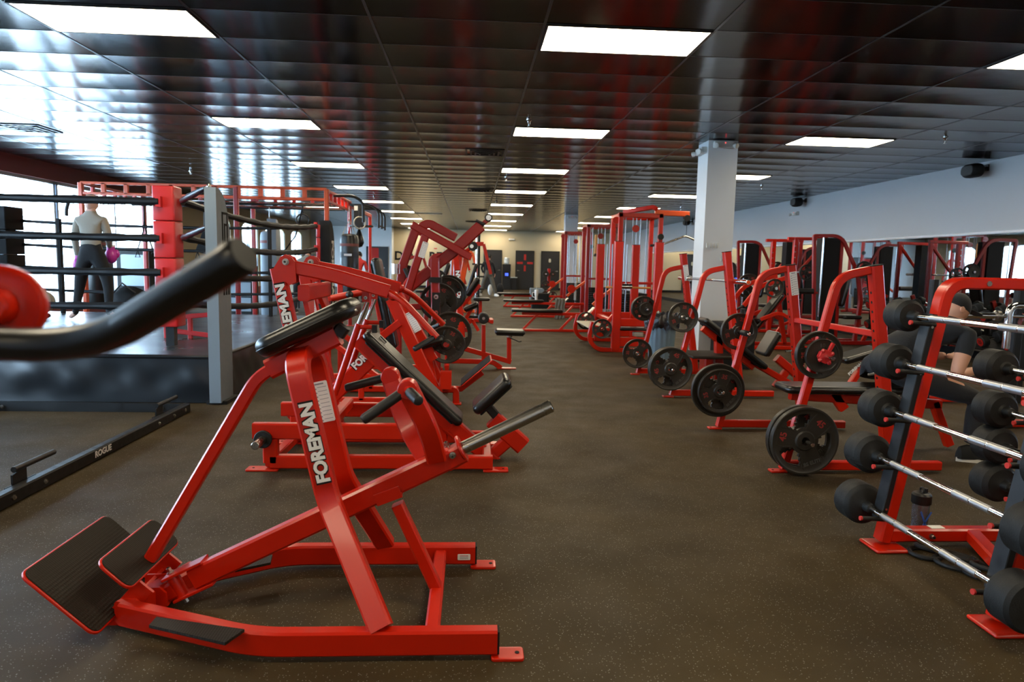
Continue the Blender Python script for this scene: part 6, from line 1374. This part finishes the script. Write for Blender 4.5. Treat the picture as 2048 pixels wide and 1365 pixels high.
# walking person far down the aisle
wx, wy = .66, 28.4; T = thing('person', 'person in black top and olive trousers walking by the far left door', 'person', (wx, wy, 0)); o_ = Vector((wx, wy, 0))
J = {'pelvis': (0, 0, .93, (.15, .12)), 'waist': (0, 0, 1.08, (.13, .10)), 'chest': (0, 0, 1.24, (.165, .12)), 'upchest': (0, 0, 1.38, (.155, .11)), 'neck': (.02, 0, 1.48, .055), 'skull': (.03, 0, 1.57, .06), 'ls': (-.17, 0, 1.37, .066), 'le': (-.28, .02, 1.14, .05), 'lw': (-.20, .12, .94, .033), 'rs': (.17, 0, 1.37, .066), 're': (.26, -.02, 1.14, .05), 'rw': (.28, .06, .92, .033),
     'lh': (-.10, 0, .86, .105), 'lk': (-.20, .02, .50, .088), 'la': (-.30, 0, .10, .075), 'rh': (.10, 0, .86, .105), 'rk': (.20, -.04, .50, .088), 'ra': (.32, -.08, .10, .075)}
Jw = {k_: (o_+Vector(v_[:3]), v_[3]) for k_, v_ in J.items()}
WE = [('pelvis', 'waist', 'p'), ('waist', 'chest', 's'), ('chest', 'upchest', 's'), ('upchest', 'neck', 's'), ('neck', 'skull', 'k'), ('upchest', 'ls', 's'), ('ls', 'le', 's'), ('le', 'lw', 's'), ('upchest', 'rs', 's'), ('rs', 're', 's'), ('re', 'rw', 's'), ('pelvis', 'lh', 'p'), ('lh', 'lk', 'p'), ('lk', 'la', 'p'), ('pelvis', 'rh', 'p'), ('rh', 'rk', 'p'), ('rk', 'ra', 'p')]
human(T, Jw, WE, {'k': SKIN, 's': CLOTHD, 'p': CLOTHO}); head(T, o_+Vector((.03, .01, 1.60)), (-.3, 1, -.1), Za, .095, SKIN, BLKM)
hand(T, Jw['lw'][0], (.2, .2, -1), (1, 0, 0), SKIN, 1); hand(T, Jw['rw'][0], (0, .2, -1), (-1, 0, 0), SKIN, -1); shoe(T, Jw['la'][0], (-.6, -.6, 0), m=WHT); shoe(T, Jw['ra'][0], (.5, -.6, 0), m=WHT)
b = B(); b.ball((wx+.50, wy, .28), .20, CLOTHD, 16, sc=(.7, .6, 1.3)); b.ball((wx+.10, wy+.3, .25), .15, WHT, 14, sc=(.7, .6, 1.5)); b.bm.normal_update(); one(b, 'carried_bag', 'dark and white bag beside the walking person', 'bag')
# bending person beyond the ring and another in red
for (px_, py_, Y, top, pnt, l) in ((602, 560, 17.5, CLOTHG, CLOTHD, 'person in grey tee bending over beyond the ring, seen between the ropes'), (716, 570, 22.0, CLOTHR, CLOTHD, 'person in red top far beyond the black punching bag')):
    c = V(px_, py_, Y); x_ = c.x; T = thing('person', l, 'person', (x_, Y, 0)); o_ = Vector((x_, Y, 0)); bend = .28 if top is CLOTHG else .05
    J = {'pelvis': (0, 0, .90, (.15, .12)), 'waist': (0, bend*.5, 1.04, (.14, .11)), 'chest': (.02, bend*1.1, 1.17, (.17, .13)), 'upchest': (.02, bend*1.6, 1.30, (.16, .115)), 'neck': (.03, bend*2, 1.40, .055), 'skull': (.03, bend*2.3, 1.48, .06), 'ls': (-.18, bend*1.6, 1.29, .066), 'le': (-.25, bend*2.0, 1.05, .05), 'lw': (-.20, bend*2.4+.1, .90, .033), 'rs': (.20, bend*1.6, 1.29, .066), 're': (.26, bend*2, 1.05, .05), 'rw': (.2, bend*2.4+.1, .90, .033),
         'lh': (-.10, 0, .84, .105), 'lk': (-.13, .04, .48, .075), 'la': (-.14, -.03, .10, .045), 'rh': (.10, 0, .84, .105), 'rk': (.13, .04, .48, .075), 'ra': (.14, -.03, .10, .045)}
    Jw = {k_: (o_+Vector(v_[:3]), v_[3]) for k_, v_ in J.items()}; E2 = [(a, c2, 'k' if (a, c2) in (('le', 'lw'), ('re', 'rw')) else k2) for a, c2, k2 in WE]
    human(T, Jw, E2, {'k': SKIN, 's': top, 'p': pnt}); head(T, o_+Vector((.03, bend*2.3, 1.50)), (.1, 1, -.4), (0, .3, 1), .095, SKIN, BLKM)
    hand(T, Jw['lw'][0], (.1, .4, -1), (1, 0, 0), SKIN, 1); hand(T, Jw['rw'][0], (0, .4, -1), (-1, 0, 0), SKIN, -1); shoe(T, Jw['la'][0], (0, 1, 0)); shoe(T, Jw['ra'][0], (0, 1, 0))
